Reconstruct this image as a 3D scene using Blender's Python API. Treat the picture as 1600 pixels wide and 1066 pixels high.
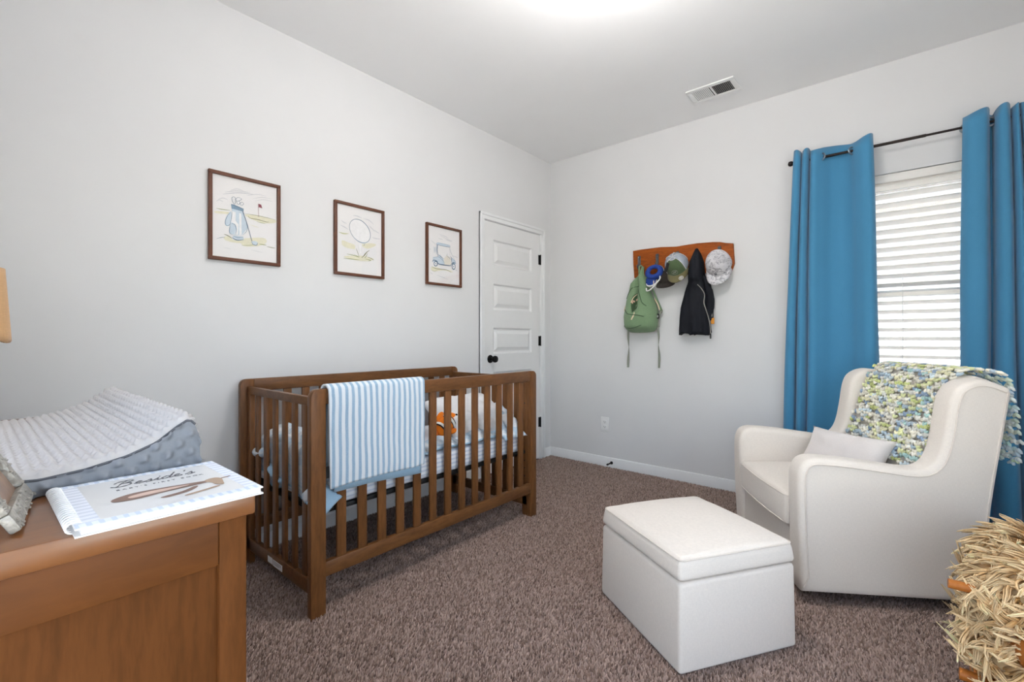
import bpy, bmesh, math, random
import numpy as np
from mathutils import Vector, Matrix, noise
random.seed(7)
S = bpy.context.scene
for o in list(bpy.data.objects): bpy.data.objects.remove(o)
COL = S.collection
PI = math.pi
def L(r, g, b):
    def c(v):
        v /= 255.0
        return v / 12.92 if v <= .04045 else ((v + .055) / 1.055) ** 2.4
    return (c(r), c(g), c(b), 1.0)

# ------------------------------------------------------------------ camera, world, sun, lamps, exposure
cam = bpy.data.cameras.new('camera'); camo = bpy.data.objects.new('camera', cam); COL.objects.link(camo)
camo.location = (2.557, -3.554, 1.10); camo.rotation_euler = (PI/2, 0, math.radians(40.458))
cam.sensor_width = 36; cam.lens = 36*727/1600; cam.shift_y = -4/1600; cam.clip_start = .02
S.camera = camo
S.view_settings.view_transform = 'Standard'; S.view_settings.look = 'None'
S.view_settings.gamma = 1; S.view_settings.exposure = 0.47; S.view_settings.use_curve_mapping = False
W = bpy.data.worlds.new('world'); S.world = W; W.use_nodes = True
wn = W.node_tree.nodes; wl = W.node_tree.links
sky = wn.new('ShaderNodeTexSky'); sky.sky_type = 'NISHITA'; sky.sun_disc = False
sky.sun_elevation = math.radians(48); sky.sun_rotation = math.radians(258)
hs = wn.new('ShaderNodeHueSaturation'); hs.inputs['Saturation'].default_value = .6
wl.new(sky.outputs[0], hs.inputs['Color']); wl.new(hs.outputs[0], wn['Background'].inputs[0]); wn['Background'].inputs[1].default_value = .7
sun = bpy.data.lights.new('sun', 'SUN'); sun.energy = 27.0; sun.angle = .01; sun.color = (1, .96, .9)
suno = bpy.data.objects.new('sun', sun); COL.objects.link(suno)
suno.rotation_euler = Vector((.72, .16, -.68)).to_track_quat('-Z', 'Y').to_euler()
LAMP_STRENGTH = 54.0       # the glowing glass of the ceiling fixture

# ------------------------------------------------------------------ materials
def newmat(name):
    m = bpy.data.materials.new(name); m.use_nodes = True
    nt = m.node_tree; return m, nt, nt.nodes['Principled BSDF']
def coords(nt, scale=(1, 1, 1), kind='Object', rot=(0, 0, 0)):
    tc = nt.nodes.new('ShaderNodeTexCoord'); mp = nt.nodes.new('ShaderNodeMapping')
    mp.inputs['Scale'].default_value = scale; mp.inputs['Rotation'].default_value = rot
    nt.links.new(tc.outputs[kind], mp.inputs[0]); return mp.outputs[0]
def tex_noise(nt, vec, scale, detail=3, rough=.55, dist=0):
    n = nt.nodes.new('ShaderNodeTexNoise'); nt.links.new(vec, n.inputs['Vector'])
    n.inputs['Scale'].default_value = scale; n.inputs['Detail'].default_value = detail
    n.inputs['Roughness'].default_value = rough; n.inputs['Distortion'].default_value = dist
    return n.outputs['Fac']
def ramp(nt, fac, stops, interp='LINEAR'):
    r = nt.nodes.new('ShaderNodeValToRGB'); nt.links.new(fac, r.inputs[0]); r.color_ramp.interpolation = interp
    e = r.color_ramp.elements
    while len(e) < len(stops): e.new(.5)
    for k, (p, c) in enumerate(stops): e[k].position = p; e[k].color = c
    return r.outputs[0]
def bump(nt, b, h, strength=.2, dist=.002):
    n = nt.nodes.new('ShaderNodeBump'); n.inputs['Strength'].default_value = strength; n.inputs['Distance'].default_value = dist
    nt.links.new(h, n.inputs['Height']); nt.links.new(n.outputs[0], b.inputs['Normal'])
def mix(nt, fac, a, b):
    m = nt.nodes.new('ShaderNodeMix'); m.data_type = 'RGBA'
    if isinstance(fac, float): m.inputs[0].default_value = fac
    else: nt.links.new(fac, m.inputs[0])
    for s, v in ((6, a), (7, b)):
        if isinstance(v, tuple): m.inputs[s].default_value = v
        else: nt.links.new(v, m.inputs[s])
    return m.outputs[2]
def scl(c, k): return (c[0]*k, c[1]*k, c[2]*k, 1)
def plain(name, col, rough=.5, metal=0, vary=.08, nscale=14, bs=0, bscale=300, bd=.001, spec=.5):
    m, nt, b = newmat(name)
    v = coords(nt)
    f = tex_noise(nt, v, nscale)
    c = ramp(nt, f, [(.3, scl(col, 1-vary)), (.7, scl(col, 1+vary*.6))])
    nt.links.new(c, b.inputs['Base Color']); b.inputs['Roughness'].default_value = rough; b.inputs['Metallic'].default_value = metal
    b.inputs['Specular IOR Level'].default_value = spec
    if bs: bump(nt, b, tex_noise(nt, v, bscale, 2), bs, bd)
    return m
def wood(name, dark, light, scale, rough=.42, grain=1.0, kind='Object', spec=.3):
    m, nt, b = newmat(name); b.inputs['Specular IOR Level'].default_value = spec
    v = coords(nt, scale, kind)
    a = tex_noise(nt, v, 3.0*grain, 5, .6, 1.2); f = tex_noise(nt, v, 22*grain, 3, .6, .3)
    c = mix(nt, .35, ramp(nt, a, [(.3, dark), (.7, light)]), ramp(nt, f, [(.35, dark), (.6, light)]))
    nt.links.new(c, b.inputs['Base Color']); b.inputs['Roughness'].default_value = rough
    bump(nt, b, f, .06, .002); return m
def fabric(name, col, vary=.07, weave=700, strength=.25, rough=.95, sheen=.2):
    m, nt, b = newmat(name)
    v1 = coords(nt, (1, 1, .12)); v2 = coords(nt, (.12, .12, 1))
    a = tex_noise(nt, v1, weave, 2); c2 = tex_noise(nt, v2, weave, 2)
    mx = nt.nodes.new('ShaderNodeMath'); mx.operation = 'ADD'; nt.links.new(a, mx.inputs[0]); nt.links.new(c2, mx.inputs[1])
    hf = nt.nodes.new('ShaderNodeMath'); hf.operation = 'MULTIPLY'; nt.links.new(mx.outputs[0], hf.inputs[0]); hf.inputs[1].default_value = .5
    c = ramp(nt, hf.outputs[0], [(.35, scl(col, 1-vary)), (.65, scl(col, 1+vary*.5))])
    nt.links.new(c, b.inputs['Base Color']); b.inputs['Roughness'].default_value = rough
    b.inputs['Sheen Weight'].default_value = sheen; b.inputs['Specular IOR Level'].default_value = .2
    bump(nt, b, hf.outputs[0], strength, .0012); return m
def clearpane(name, tint=(.97, .98, .98, 1), rough=.0, blend=.06):
    m = bpy.data.materials.new(name); m.use_nodes = True; nt = m.node_tree
    nt.nodes.remove(nt.nodes['Principled BSDF']); out = nt.nodes['Material Output']
    t = nt.nodes.new('ShaderNodeBsdfTransparent'); t.inputs[0].default_value = tint
    g = nt.nodes.new('ShaderNodeBsdfGlossy'); g.inputs['Roughness'].default_value = rough
    lw = nt.nodes.new('ShaderNodeLayerWeight'); lw.inputs[0].default_value = .5
    pw_ = nt.nodes.new('ShaderNodeMath'); pw_.operation = 'POWER'; nt.links.new(lw.outputs['Facing'], pw_.inputs[0]); pw_.inputs[1].default_value = 4.5
    fr = nt.nodes.new('ShaderNodeMath'); fr.operation = 'MULTIPLY_ADD'; nt.links.new(pw_.outputs[0], fr.inputs[0]); fr.inputs[1].default_value = .9; fr.inputs[2].default_value = .03
    x = nt.nodes.new('ShaderNodeMixShader'); nt.links.new(fr.outputs[0], x.inputs[0])
    nt.links.new(t.outputs[0], x.inputs[1]); nt.links.new(g.outputs[0], x.inputs[2]); nt.links.new(x.outputs[0], out.inputs[0])
    return m
M = {}
M['wall'] = plain('wall_paint', L(222, 222, 223), .9, vary=.012, nscale=3, bs=.05, bscale=260, spec=.25)
M['ceiling'] = plain('ceiling_paint', L(244, 244, 245), .95, vary=.01, nscale=3, bs=.05, bscale=200, spec=.2)
M['trim'] = plain('white_trim_paint', L(232, 233, 234), .4, vary=.01)
M['doorpaint'] = plain('white_door_paint', L(230, 230, 230), .45, vary=.01)
M['carpetbase'] = plain('carpet_backing', L(96, 76, 70), 1, vary=.2, nscale=60)
M['black'] = plain('black_metal', L(22, 21, 21), .35, .6, vary=.1)
M['blackplastic'] = plain('black_plastic', L(18, 18, 19), .5)
M['bronze'] = plain('dark_bronze', L(46, 38, 36), .38, .7, vary=.15)
M['crib'] = wood('walnut_stained_wood', L(88, 56, 31), L(124, 82, 47), (4, .9, 4), .38)
M['cribv'] = wood('walnut_stained_wood_upright', L(90, 57, 31), L(130, 85, 48), (5, 5, .8), .38)
M['dresser'] = wood('brown_stained_wood', L(80, 46, 20), L(101, 60, 27), (2.4, .5, 2.4), .5, spec=.2)
M['dresserv'] = wood('brown_stained_panel', L(78, 45, 19), L(102, 61, 28), (5, 5, .7), .65, spec=.1)
M['frame'] = wood('reddish_brown_frame_wood', L(86, 52, 38), L(108, 68, 50), (6, 6, 6), .45)
M['paper'] = plain('art_paper', L(240, 238, 238), .8, vary=.015, nscale=5)
M['artglass'] = clearpane('picture_glass', (.99, .99, .99, 1), .03)
M['glass'] = clearpane('window_glass')
M['screen'] = clearpane('grey_dimming_sheet', (.64, .64, .65, 1), .5)
M['linen'] = fabric('cream_linen_upholstery', L(233, 224, 214))
M['linenpipe'] = fabric('cream_linen_piping', L(225, 215, 204))
M['pillowlinen'] = fabric('pale_cushion_cotton', L(228, 221, 217), weave=900)
M['darkbase'] = plain('dark_swivel_base', L(40, 34, 32), .7)
M['white_plastic'] = plain('white_plastic', L(236, 236, 236), .4, vary=.01)
M['vinyl'] = plain('white_window_vinyl', L(240, 240, 240), .4, vary=.01)
M['slatmat'] = plain('white_blind_slat', L(240, 237, 232), .5, vary=.015)
M['duct_shade'] = plain('duct_shade_grey', L(70, 70, 72), .7)
M['grey_slot'] = plain('grey_slot', L(110, 110, 112), .7)

def curtain_mat():
    m, nt, b = newmat('blue_curtain_cloth')
    v = coords(nt, (1, 1, 1)); f = tex_noise(nt, v, 900, 2)
    c = ramp(nt, f, [(.3, L(66, 136, 178)), (.7, L(84, 156, 198))])
    nt.links.new(c, b.inputs['Base Color']); b.inputs['Roughness'].default_value = .75
    b.inputs['Sheen Weight'].default_value = .35; b.inputs['Specular IOR Level'].default_value = .25
    bump(nt, b, f, .12, .001)
    t = nt.nodes.new('ShaderNodeBsdfTranslucent'); nt.links.new(c, t.inputs[0])
    x = nt.nodes.new('ShaderNodeMixShader'); x.inputs[0].default_value = .14
    nt.links.new(b.outputs[0], x.inputs[1]); nt.links.new(t.outputs[0], x.inputs[2])
    nt.links.new(x.outputs[0], nt.nodes['Material Output'].inputs[0]); return m
M['curtain'] = curtain_mat()
M['grommet'] = plain('silver_grommet', L(150, 160, 170), .3, .9)

def stripe_mat(name, axis, pitch, ca, cb, duty=.5, warp=.004, soft=.08, fuzz=True):
    m, nt, b = newmat(name)
    tc = nt.nodes.new('ShaderNodeTexCoord'); sp = nt.nodes.new('ShaderNodeSeparateXYZ'); nt.links.new(tc.outputs['Object'], sp.inputs[0])
    n = tex_noise(nt, tc.outputs['Object'], 9, 2)
    w = nt.nodes.new('ShaderNodeMath'); w.operation = 'MULTIPLY_ADD'; nt.links.new(n, w.inputs[0]); w.inputs[1].default_value = warp*2; nt.links.new(sp.outputs['XYZ'.index(axis)], w.inputs[2])
    d = nt.nodes.new('ShaderNodeMath'); d.operation = 'DIVIDE'; nt.links.new(w.outputs[0], d.inputs[0]); d.inputs[1].default_value = pitch
    fr = nt.nodes.new('ShaderNodeMath'); fr.operation = 'FRACT'; nt.links.new(d.outputs[0], fr.inputs[0])
    c = ramp(nt, fr.outputs[0], [(0, ca), (soft, cb), (duty, cb), (duty+soft, ca)])
    if fuzz:
        f = tex_noise(nt, tc.outputs['Object'], 420, 3)
        c = mix(nt, ramp(nt, f, [(.35, (0, 0, 0, 1)), (.75, (.28, .28, .28, 1))]), c, L(228, 233, 238))
        bump(nt, b, f, .5, .003)
    nt.links.new(c, b.inputs['Base Color']); b.inputs['Roughness'].default_value = .95; b.inputs['Sheen Weight'].default_value = .3
    b.inputs['Specular IOR Level'].default_value = .15
    return m
M['stripeblanket'] = stripe_mat('blue_white_striped_plush', 'Y', .0285, L(216, 222, 228), L(136, 168, 195), .46, .004, .1)
M['sheet'] = stripe_mat('striped_crib_sheet', 'Z', .021, L(226, 230, 238), L(196, 205, 222), .4, .003, .15, fuzz=False)
def patch_mat(name, a, b_, c_, scale=14, bs=.3):
    m, nt, b = newmat(name); v = coords(nt)
    f = tex_noise(nt, v, scale, 4, .6, .6)
    c = ramp(nt, f, [(.42, a), (.5, b_), (.62, a), (.68, c_)])
    nt.links.new(c, b.inputs['Base Color']); b.inputs['Roughness'].default_value = .95; b.inputs['Sheen Weight'].default_value = .25
    bump(nt, b, tex_noise(nt, v, 260, 2), bs, .002); return m
M['quilt'] = patch_mat('white_quilt_with_pale_blue_print', L(224, 229, 234), L(176, 200, 219), L(196, 214, 228))
M['quiltblue'] = fabric('pale_blue_binding', L(158, 190, 214))
M['whitecotton'] = fabric('white_cotton', L(228, 228, 230), weave=500)
M['muslin'] = patch_mat('pale_blue_muslin', L(222, 228, 234), L(168, 195, 216), L(206, 218, 228), 8)
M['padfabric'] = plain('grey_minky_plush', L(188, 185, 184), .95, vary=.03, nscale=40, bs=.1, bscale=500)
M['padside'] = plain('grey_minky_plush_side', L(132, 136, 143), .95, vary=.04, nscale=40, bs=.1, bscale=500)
M['piping_grey'] = plain('dark_grey_seam', L(88, 90, 96), .9)
M['orange'] = fabric('orange_plush', L(236, 128, 28), weave=600)
M['whiteplush'] = fabric('white_plush', L(238, 236, 232), weave=600)
M['blackplush'] = fabric('black_plush', L(30, 28, 30), weave=600)

def board_mat():
    m, nt, b = newmat('orange_brown_live_edge_wood')
    v = coords(nt, (1.2, 4, 7)); a = tex_noise(nt, v, 3, 6, .65, 1.6); f = tex_noise(nt, v, 20, 4, .6, .5)
    c = mix(nt, .4, ramp(nt, a, [(.25, L(80, 36, 12)), (.5, L(158, 78, 20)), (.75, L(184, 100, 30))]), ramp(nt, f, [(.3, L(92, 44, 14)), (.65, L(172, 88, 24))]))
    nt.links.new(c, b.inputs['Base Color']); b.inputs['Roughness'].default_value = .55; b.inputs['Specular IOR Level'].default_value = .2; bump(nt, b, f, .15, .003); return m
M['board'] = board_mat()
M['iron'] = plain('grey_iron', L(92, 92, 94), .45, .8, vary=.25, nscale=60)
M['canvas'] = fabric('sage_green_canvas', L(122, 148, 114), vary=.14, weave=500)
M['canvasdark'] = fabric('dark_green_canvas', L(70, 92, 66), vary=.14, weave=500)
M['strapgreen'] = fabric('grey_green_webbing', L(150, 154, 142), weave=900)
M['creamcord'] = fabric('cream_cord', L(224, 206, 178), weave=900)
M['pinktag'] = fabric('pale_pink_tag', L(206, 168, 150), weave=900)
M['navy'] = plain('black_nylon', L(25, 27, 34), .7, vary=.15, nscale=20, bs=.25, bscale=60, bd=.004, spec=.2)
M['zip'] = plain('silver_zip', L(168, 164, 158), .4, .6, vary=.2, nscale=300)
M['orangetag'] = plain('orange_tag', L(222, 148, 46), .6)
M['blue'] = plain('royal_blue_cloth', L(24, 58, 140), .8, vary=.12, nscale=40)
M['darkhat'] = plain('dark_brown_felt', L(48, 42, 38), .95, vary=.15, nscale=40)
M['olive'] = fabric('olive_cotton', L(112, 106, 74), weave=900)
M['hatgreen'] = fabric('muted_green_cotton', L(82, 100, 70), vary=.12, weave=700)
M['mesh'] = plain('grey_mesh_fabric', L(158, 166, 178), .9, vary=.25, nscale=260)
M['whitecloth'] = fabric('white_cloth', L(226, 226, 226), weave=900)
def camo_mat():
    m, nt, b = newmat('white_cap_with_grey_print'); v = coords(nt, (1, 1, 1.8))
    f = tex_noise(nt, v, 13, 4, .6, 1.6); g = tex_noise(nt, v, 9, 2)
    c = ramp(nt, f, [(.44, L(218, 216, 220)), (.5, L(222, 220, 222)), (.53, L(116, 114, 124)), (.57, L(214, 212, 216))])
    c = mix(nt, ramp(nt, g, [(.45, (0, 0, 0, 1)), (.75, (.5, .5, .5, 1))]), c, L(170, 168, 176))
    nt.links.new(c, b.inputs['Base Color']); b.inputs['Roughness'].default_value = .9; return m
M['whitecap'] = camo_mat()
M['bookwhite'] = plain('glossy_white_cover', L(214, 214, 213), .3, vary=.01)
M['bookblue'] = stripe_mat('blue_gingham_border', 'Y', .012, L(218, 224, 234), L(190, 202, 220), .45, .0, .05, fuzz=False)
M['bookbluex'] = stripe_mat('blue_stripe_border', 'X', .016, L(218, 222, 232), L(196, 202, 214), .45, .0, .05, fuzz=False)
M['ink'] = plain('dark_grey_ink', L(104, 104, 108), .6)
M['inkbrown'] = plain('brown_ink', L(128, 104, 92), .6); M['inkpink'] = plain('pinkish_ink', L(206, 180, 166), .6)
M['inktan'] = plain('tan_ink', L(170, 146, 124), .6)
M['silver'] = plain('antique_silver', L(176, 172, 164), .45, .35, vary=.3, nscale=120, bs=.6, bscale=90, bd=.006)
M['photo'] = plain('brown_toned_photograph', L(150, 118, 96), .3, vary=.5, nscale=14)
M['shade'] = fabric('tan_lamp_shade_weave', L(214, 170, 122), vary=.1, weave=400)
M['ceramic'] = plain('white_ceramic', L(226, 224, 220), .3)
M['rockwood'] = wood('honey_wood', L(160, 92, 34), L(190, 116, 50), (3, 3, 3), .45)
M['fleecebase'] = plain('tan_fleece_base', L(196, 166, 124), 1, vary=.15)
M['siding'] = plain('white_siding', L(232, 231, 228), .7, vary=.02)
M['roofing'] = plain('grey_shingle', L(120, 116, 112), .9, vary=.2, nscale=30)
M['ground'] = plain('pale_bounce_ground', L(196, 192, 184), .9, vary=.1, nscale=4)  # pale tone chosen so the outside ground bounces daylight up indoors
def emit_mat():
    m = bpy.data.materials.new('lit_frosted_glass'); m.use_nodes = True; b = m.node_tree.nodes['Principled BSDF']
    b.inputs['Base Color'].default_value = (.9, .9, .88, 1); b.inputs['Emission Color'].default_value = (1, .975, .95, 1)
    b.inputs['Emission Strength'].default_value = LAMP_STRENGTH; return m
M['lit'] = emit_mat()
def attr_mat(name, rough=.95, jitter=0, sheen=.3):
    m, nt, b = newmat(name)
    a = nt.nodes.new('ShaderNodeVertexColor'); a.layer_name = 'tint'
    nt.links.new(a.outputs[0], b.inputs['Base Color']); b.inputs['Roughness'].default_value = rough
    b.inputs['Sheen Weight'].default_value = sheen; b.inputs['Specular IOR Level'].default_value = .1; return m
M['pile'] = attr_mat('carpet_yarn', 1.0, sheen=.15)
M['yarn'] = attr_mat('variegated_yarn')
M['locks'] = attr_mat('sheepskin_locks', sheen=0)

# ------------------------------------------------------------------ shape helpers
def merge(bm, src, mi=0):
    me = bpy.data.meshes.new('tmp'); 
    for f in src.faces: f.material_index = mi
    src.to_mesh(me); src.free(); bm.from_mesh(me); bpy.data.meshes.remove(me)
def box(bm, x0, x1, y0, y1, z0, z1, bev=0, seg=2, mi=0, mat=None):
    t = bmesh.new(); bmesh.ops.create_cube(t, size=1)
    for v in t.verts: v.co = Vector(((x0+x1)/2+v.co.x*(x1-x0), (y0+y1)/2+v.co.y*(y1-y0), (z0+z1)/2+v.co.z*(z1-z0)))
    if bev: bmesh.ops.bevel(t, geom=t.edges[:], offset=bev, segments=seg, profile=.5, affect='EDGES')
    if mat is not None: bmesh.ops.transform(t, matrix=mat, verts=t.verts[:])
    merge(bm, t, mi)
def B(*a, **k):
    bm = bmesh.new(); box(bm, *a, **k); return bm
def smooth_path(pts, n=6, closed=False):
    P = [Vector(p) for p in pts]; out = []
    N = len(P); rng = range(N) if closed else range(N-1)
    for i in rng:
        p0 = P[(i-1) % N] if closed or i > 0 else P[0]*2-P[1]
        p1 = P[i]; p2 = P[(i+1) % N]; p3 = P[(i+2) % N] if closed or i+2 < N else P[-1]*2-P[-2]
        for k in range(n):
            t = k/n
            out.append(.5*((2*p1)+(p2-p0)*t+(2*p0-5*p1+4*p2-p3)*t*t+(3*p1-p0-3*p2+p3)*t**3))
    if not closed: out.append(P[-1].copy())
    return out
def tube(bm, pts, r, n=8, closed=False, mi=0, flat=None):
    P = [Vector(p) for p in pts]; N = len(P); rings = []
    up = None
    for i in range(N):
        a = P[(i-1) % N] if closed or i > 0 else P[i]; b = P[(i+1) % N] if closed or i < N-1 else P[i]
        t = (b-a)
        t = t.normalized() if t.length > 1e-9 else Vector((0, 0, 1))
        if up is None:
            up = Vector((0, 0, 1)) if abs(t.z) < .9 else Vector((1, 0, 0))
        up = (up-t*up.dot(t))
        up = up.normalized() if up.length > 1e-6 else t.orthogonal().normalized()
        s = t.cross(up)
        rr = r[i] if isinstance(r, (list, tuple)) else r
        f = flat if flat else 1
        rings.append([bm.verts.new(P[i]+up*math.sin(2*PI*k/n)*rr*f+s*math.cos(2*PI*k/n)*rr) for k in range(n)])
    for i in range(N if closed else N-1):
        A = rings[i]; Bq = rings[(i+1) % N]
        for k in range(n):
            f = bm.faces.new((A[k], A[(k+1) % n], Bq[(k+1) % n], Bq[k])); f.material_index = mi
    if not closed:
        bm.faces.new(rings[0][::-1]).material_index = mi; bm.faces.new(rings[-1]).material_index = mi
def lathe(bm, prof, n=24, mat=None, mi=0):
    t = bmesh.new(); rings = []
    for r, z in prof:
        if r < 1e-6: rings.append([t.verts.new((0, 0, z))])
        else: rings.append([t.verts.new((r*math.cos(2*PI*k/n), r*math.sin(2*PI*k/n), z)) for k in range(n)])
    for A, C in zip(rings, rings[1:]):
        for k in range(n):
            k2 = (k+1) % n
            if len(A) == 1 and len(C) == 1: continue
            if len(A) == 1: t.faces.new((A[0], C[k2], C[k]))
            elif len(C) == 1: t.faces.new((A[k], A[k2], C[0]))
            else: t.faces.new((A[k], A[k2], C[k2], C[k]))
    bmesh.ops.recalc_face_normals(t, faces=t.faces[:])
    if mat is not None: bmesh.ops.transform(t, matrix=mat, verts=t.verts[:])
    merge(bm, t, mi)
def prism(bm, poly, a, b, fn, bev=0, seg=2, mi=0):
    """poly: 2-D outline; fn(u, v, w) -> point; w runs a..b"""
    t = bmesh.new(); n = len(poly)
    A = [t.verts.new(fn(u, v, a)) for u, v in poly]; C = [t.verts.new(fn(u, v, b)) for u, v in poly]
    fa = t.faces.new(A); fb = t.faces.new(C[::-1])
    for k in range(n): t.faces.new((A[k], C[k], C[(k+1) % n], A[(k+1) % n]))
    bmesh.ops.recalc_face_normals(t, faces=t.faces[:])
    if bev: bmesh.ops.bevel(t, geom=list(set(fa.edges[:]+fb.edges[:])), offset=bev, segments=seg, profile=.5, affect='EDGES')
    merge(bm, t, mi)
def ellipsoid(bm, c, r, rot=None, sub=3, mi=0, fn=None):
    t = bmesh.new(); bmesh.ops.create_icosphere(t, subdivisions=sub, radius=1)
    for v in t.verts:
        p = v.co.copy()
        if fn: p = fn(p)
        p = Vector((p.x*r[0], p.y*r[1], p.z*r[2]))
        if rot is not None: p = rot @ p
        v.co = p+Vector(c)
    merge(bm, t, mi)
def sheet(bm, fn, nu, nv, mi=0):
    V = [[bm.verts.new(fn(i/nu, j/nv)) for j in range(nv+1)] for i in range(nu+1)]
    for i in range(nu):
        for j in range(nv):
            f = bm.faces.new((V[i][j], V[i+1][j], V[i+1][j+1], V[i][j+1])); f.material_index = mi
def cushion(bm, w, h, t, M4, n=20, pinch=.1, wr=.0, seed=0, mi=0):
    """pillow with pointed corners in the local x/y plane"""
    q = bmesh.new(); tops = {}; bots = {}
    for i in range(n+1):
        for j in range(n+1):
            u = -1+2*i/n; v = -1+2*j/n
            x = u*w/2*(1-pinch*(1-v*v)*abs(u)); y = v*h/2*(1-pinch*(1-u*u)*abs(v))
            e = max(0, (1-u**4)*(1-v**4)); z = t/2*e**.55
            wn_ = wr*noise.noise(Vector((x*14+seed, y*14, 3.1)))*e
            p = q.verts.new((x, y, z+wn_)); tops[i, j] = p
            bots[i, j] = p if i in (0, n) or j in (0, n) else q.verts.new((x, y, -z+wn_))
    for i in range(n):
        for j in range(n):
            q.faces.new((tops[i, j], tops[i+1, j], tops[i+1, j+1], tops[i, j+1]))
            q.faces.new((bots[i, j], bots[i, j+1], bots[i+1, j+1], bots[i+1, j]))
    bmesh.ops.transform(q, matrix=M4, verts=q.verts[:]); merge(bm, q, mi)
def origin(o):
    p = Vector((0, 0, 0))
    while o is not None: p += o.location; o = o.parent
    return p
def obj(name, bm, mats, parent=None, world=False, sharp=35, kind=None, label=None, solid=0, sub=0):
    if world and parent is not None: bmesh.ops.translate(bm, vec=-origin(parent), verts=bm.verts[:])
    me = bpy.data.meshes.new(name); bm.to_mesh(me); bm.free()
    for m in (mats if isinstance(mats, list) else [mats]): me.materials.append(M[m])
    if sharp is not None:
        me.polygons.foreach_set('use_smooth', [True]*len(me.polygons))
        if sharp < 180: me.set_sharp_from_angle(angle=math.radians(sharp))
    o = bpy.data.objects.new(name, me); COL.objects.link(o)
    if parent is not None: o.parent = parent
    if kind: o['kind'] = kind
    if label: o['label'] = label
    if solid:
        md = o.modifiers.new('thickness', 'SOLIDIFY'); md.thickness = solid; md.offset = 0
    if sub:
        md = o.modifiers.new('smooth', 'SUBSURF'); md.levels = sub; md.render_levels = sub
    return o
def thing(name, label, cat, loc=(0, 0, 0), rz=0, group=None):
    o = bpy.data.objects.new(name, None); COL.objects.link(o); o.location = loc; o.rotation_euler = (0, 0, rz)
    o.empty_display_size = .05
    tag(o, label, cat, group); return o
def tag(o, label, cat, group=None):
    o['label'] = label; o['category'] = cat
    if group: o['group'] = group
    return o
def struct(name, bm, m, parent=None, world=False, **k): return obj(name, bm, m, parent, world, kind='structure', **k)
def arrays(name, verts, faces, cols, m, parent=None, smooth=True):
    """verts (n,3), faces (m,k), cols per vertex (n,3)"""
    me = bpy.data.meshes.new(name); n, f = len(verts), len(faces); k = faces.shape[1]
    me.vertices.add(n); me.vertices.foreach_set('co', verts.astype(np.float32).ravel())
    me.loops.add(f*k); me.loops.foreach_set('vertex_index', faces.astype(np.int32).ravel())
    me.polygons.add(f); me.polygons.foreach_set('loop_start', np.arange(0, f*k, k, dtype=np.int32))
    me.update(calc_edges=True)
    at = me.color_attributes.new('tint', 'FLOAT_COLOR', 'POINT')
    at.data.foreach_set('color', np.concatenate([cols, np.ones((n, 1))], 1).astype(np.float32).ravel())
    if smooth: me.polygons.foreach_set('use_smooth', np.ones(f, bool))
    me.materials.append(M[m]); me.validate()
    o = bpy.data.objects.new(name, me); COL.objects.link(o)
    if parent is not None: o.parent = parent
    return o

# ------------------------------------------------------------------ the room
RX, RY, H = 3.45, -3.80, 2.74
struct('floor', B(-.12, RX+.12, RY-.12, .12, -.12, 0), 'carpetbase', sharp=None)
struct('ceiling', B(-.12, RX+.12, RY-.12, .14, H, H+.14), 'ceiling', sharp=None)
DY0, DY1, DZ = -.895, -.163, 2.04
b = bmesh.new()
box(b, -.12, 0, RY-.12, DY0-.012, 0, H); box(b, -.12, 0, DY1+.012, .12, 0, H); box(b, -.12, 0, DY0-.012, DY1+.012, DZ+.012, H); box(b, -.14, -.12, DY0-.1, DY1+.1, 0, DZ+.1)
struct('wall_left', b, 'wall', sharp=None)
WX0, WX1, WZ0, WZ1 = 2.16, 2.98, .66, 2.082
b = bmesh.new()
box(b, 0, WX0, 0, .14, 0, H); box(b, WX1, RX+.12, 0, .14, 0, H); box(b, WX0, WX1, 0, .14, 0, WZ0); box(b, WX0, WX1, 0, .14, WZ1, H)
struct('wall_back', b, 'wall', sharp=None)
VY0, VY1, VZ0, VZ1 = -3.30, -1.95, .40, 1.98
b = bmesh.new()
box(b, RX, RX+.14, RY-.12, VY0, 0, H); box(b, RX, RX+.14, VY1, 0, 0, H); box(b, RX, RX+.14, VY0, VY1, 0, VZ0); box(b, RX, RX+.14, VY0, VY1, VZ1, H)
struct('wall_right', b, 'wall', sharp=None)
UX0, UX1, UZ0, UZ1 = 1.90, 3.38, .05, 2.08
b = bmesh.new()
TX0, TX1, TZ0 = 1.15, 1.80, .98
box(b, 0, TX0, RY-.14, RY, 0, H); box(b, TX1, UX0, RY-.14, RY, 0, H); box(b, TX0, TX1, RY-.14, RY, 0, TZ0); box(b, TX0, TX1, RY-.14, RY, UZ1, H); box(b, UX1, RX, RY-.14, RY, 0, H); box(b, UX0, UX1, RY-.14, RY, 0, UZ0); box(b, UX0, UX1, RY-.14, RY, UZ1, H)
struct('wall_front', b, 'wall', sharp=None)
PROF = [(0, 0), (.014, 0), (.014, .064), (.011, .070), (.011, .076), (.006, .086), (0, .088)]
b = bmesh.new()
prism(b, PROF, RY, -.950, lambda u, v, w: (u, w, v)); prism(b, PROF, -.098, 0, lambda u, v, w: (u, w, v))
struct('baseboard_left', b, 'trim')
b = bmesh.new(); prism(b, PROF, 0, RX, lambda u, v, w: (w, -u, v)); struct('baseboard_back', b, 'trim')
b = bmesh.new(); prism(b, PROF, RY, 0, lambda u, v, w: (RX-u, w, v)); struct('baseboard_right', b, 'trim')
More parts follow.
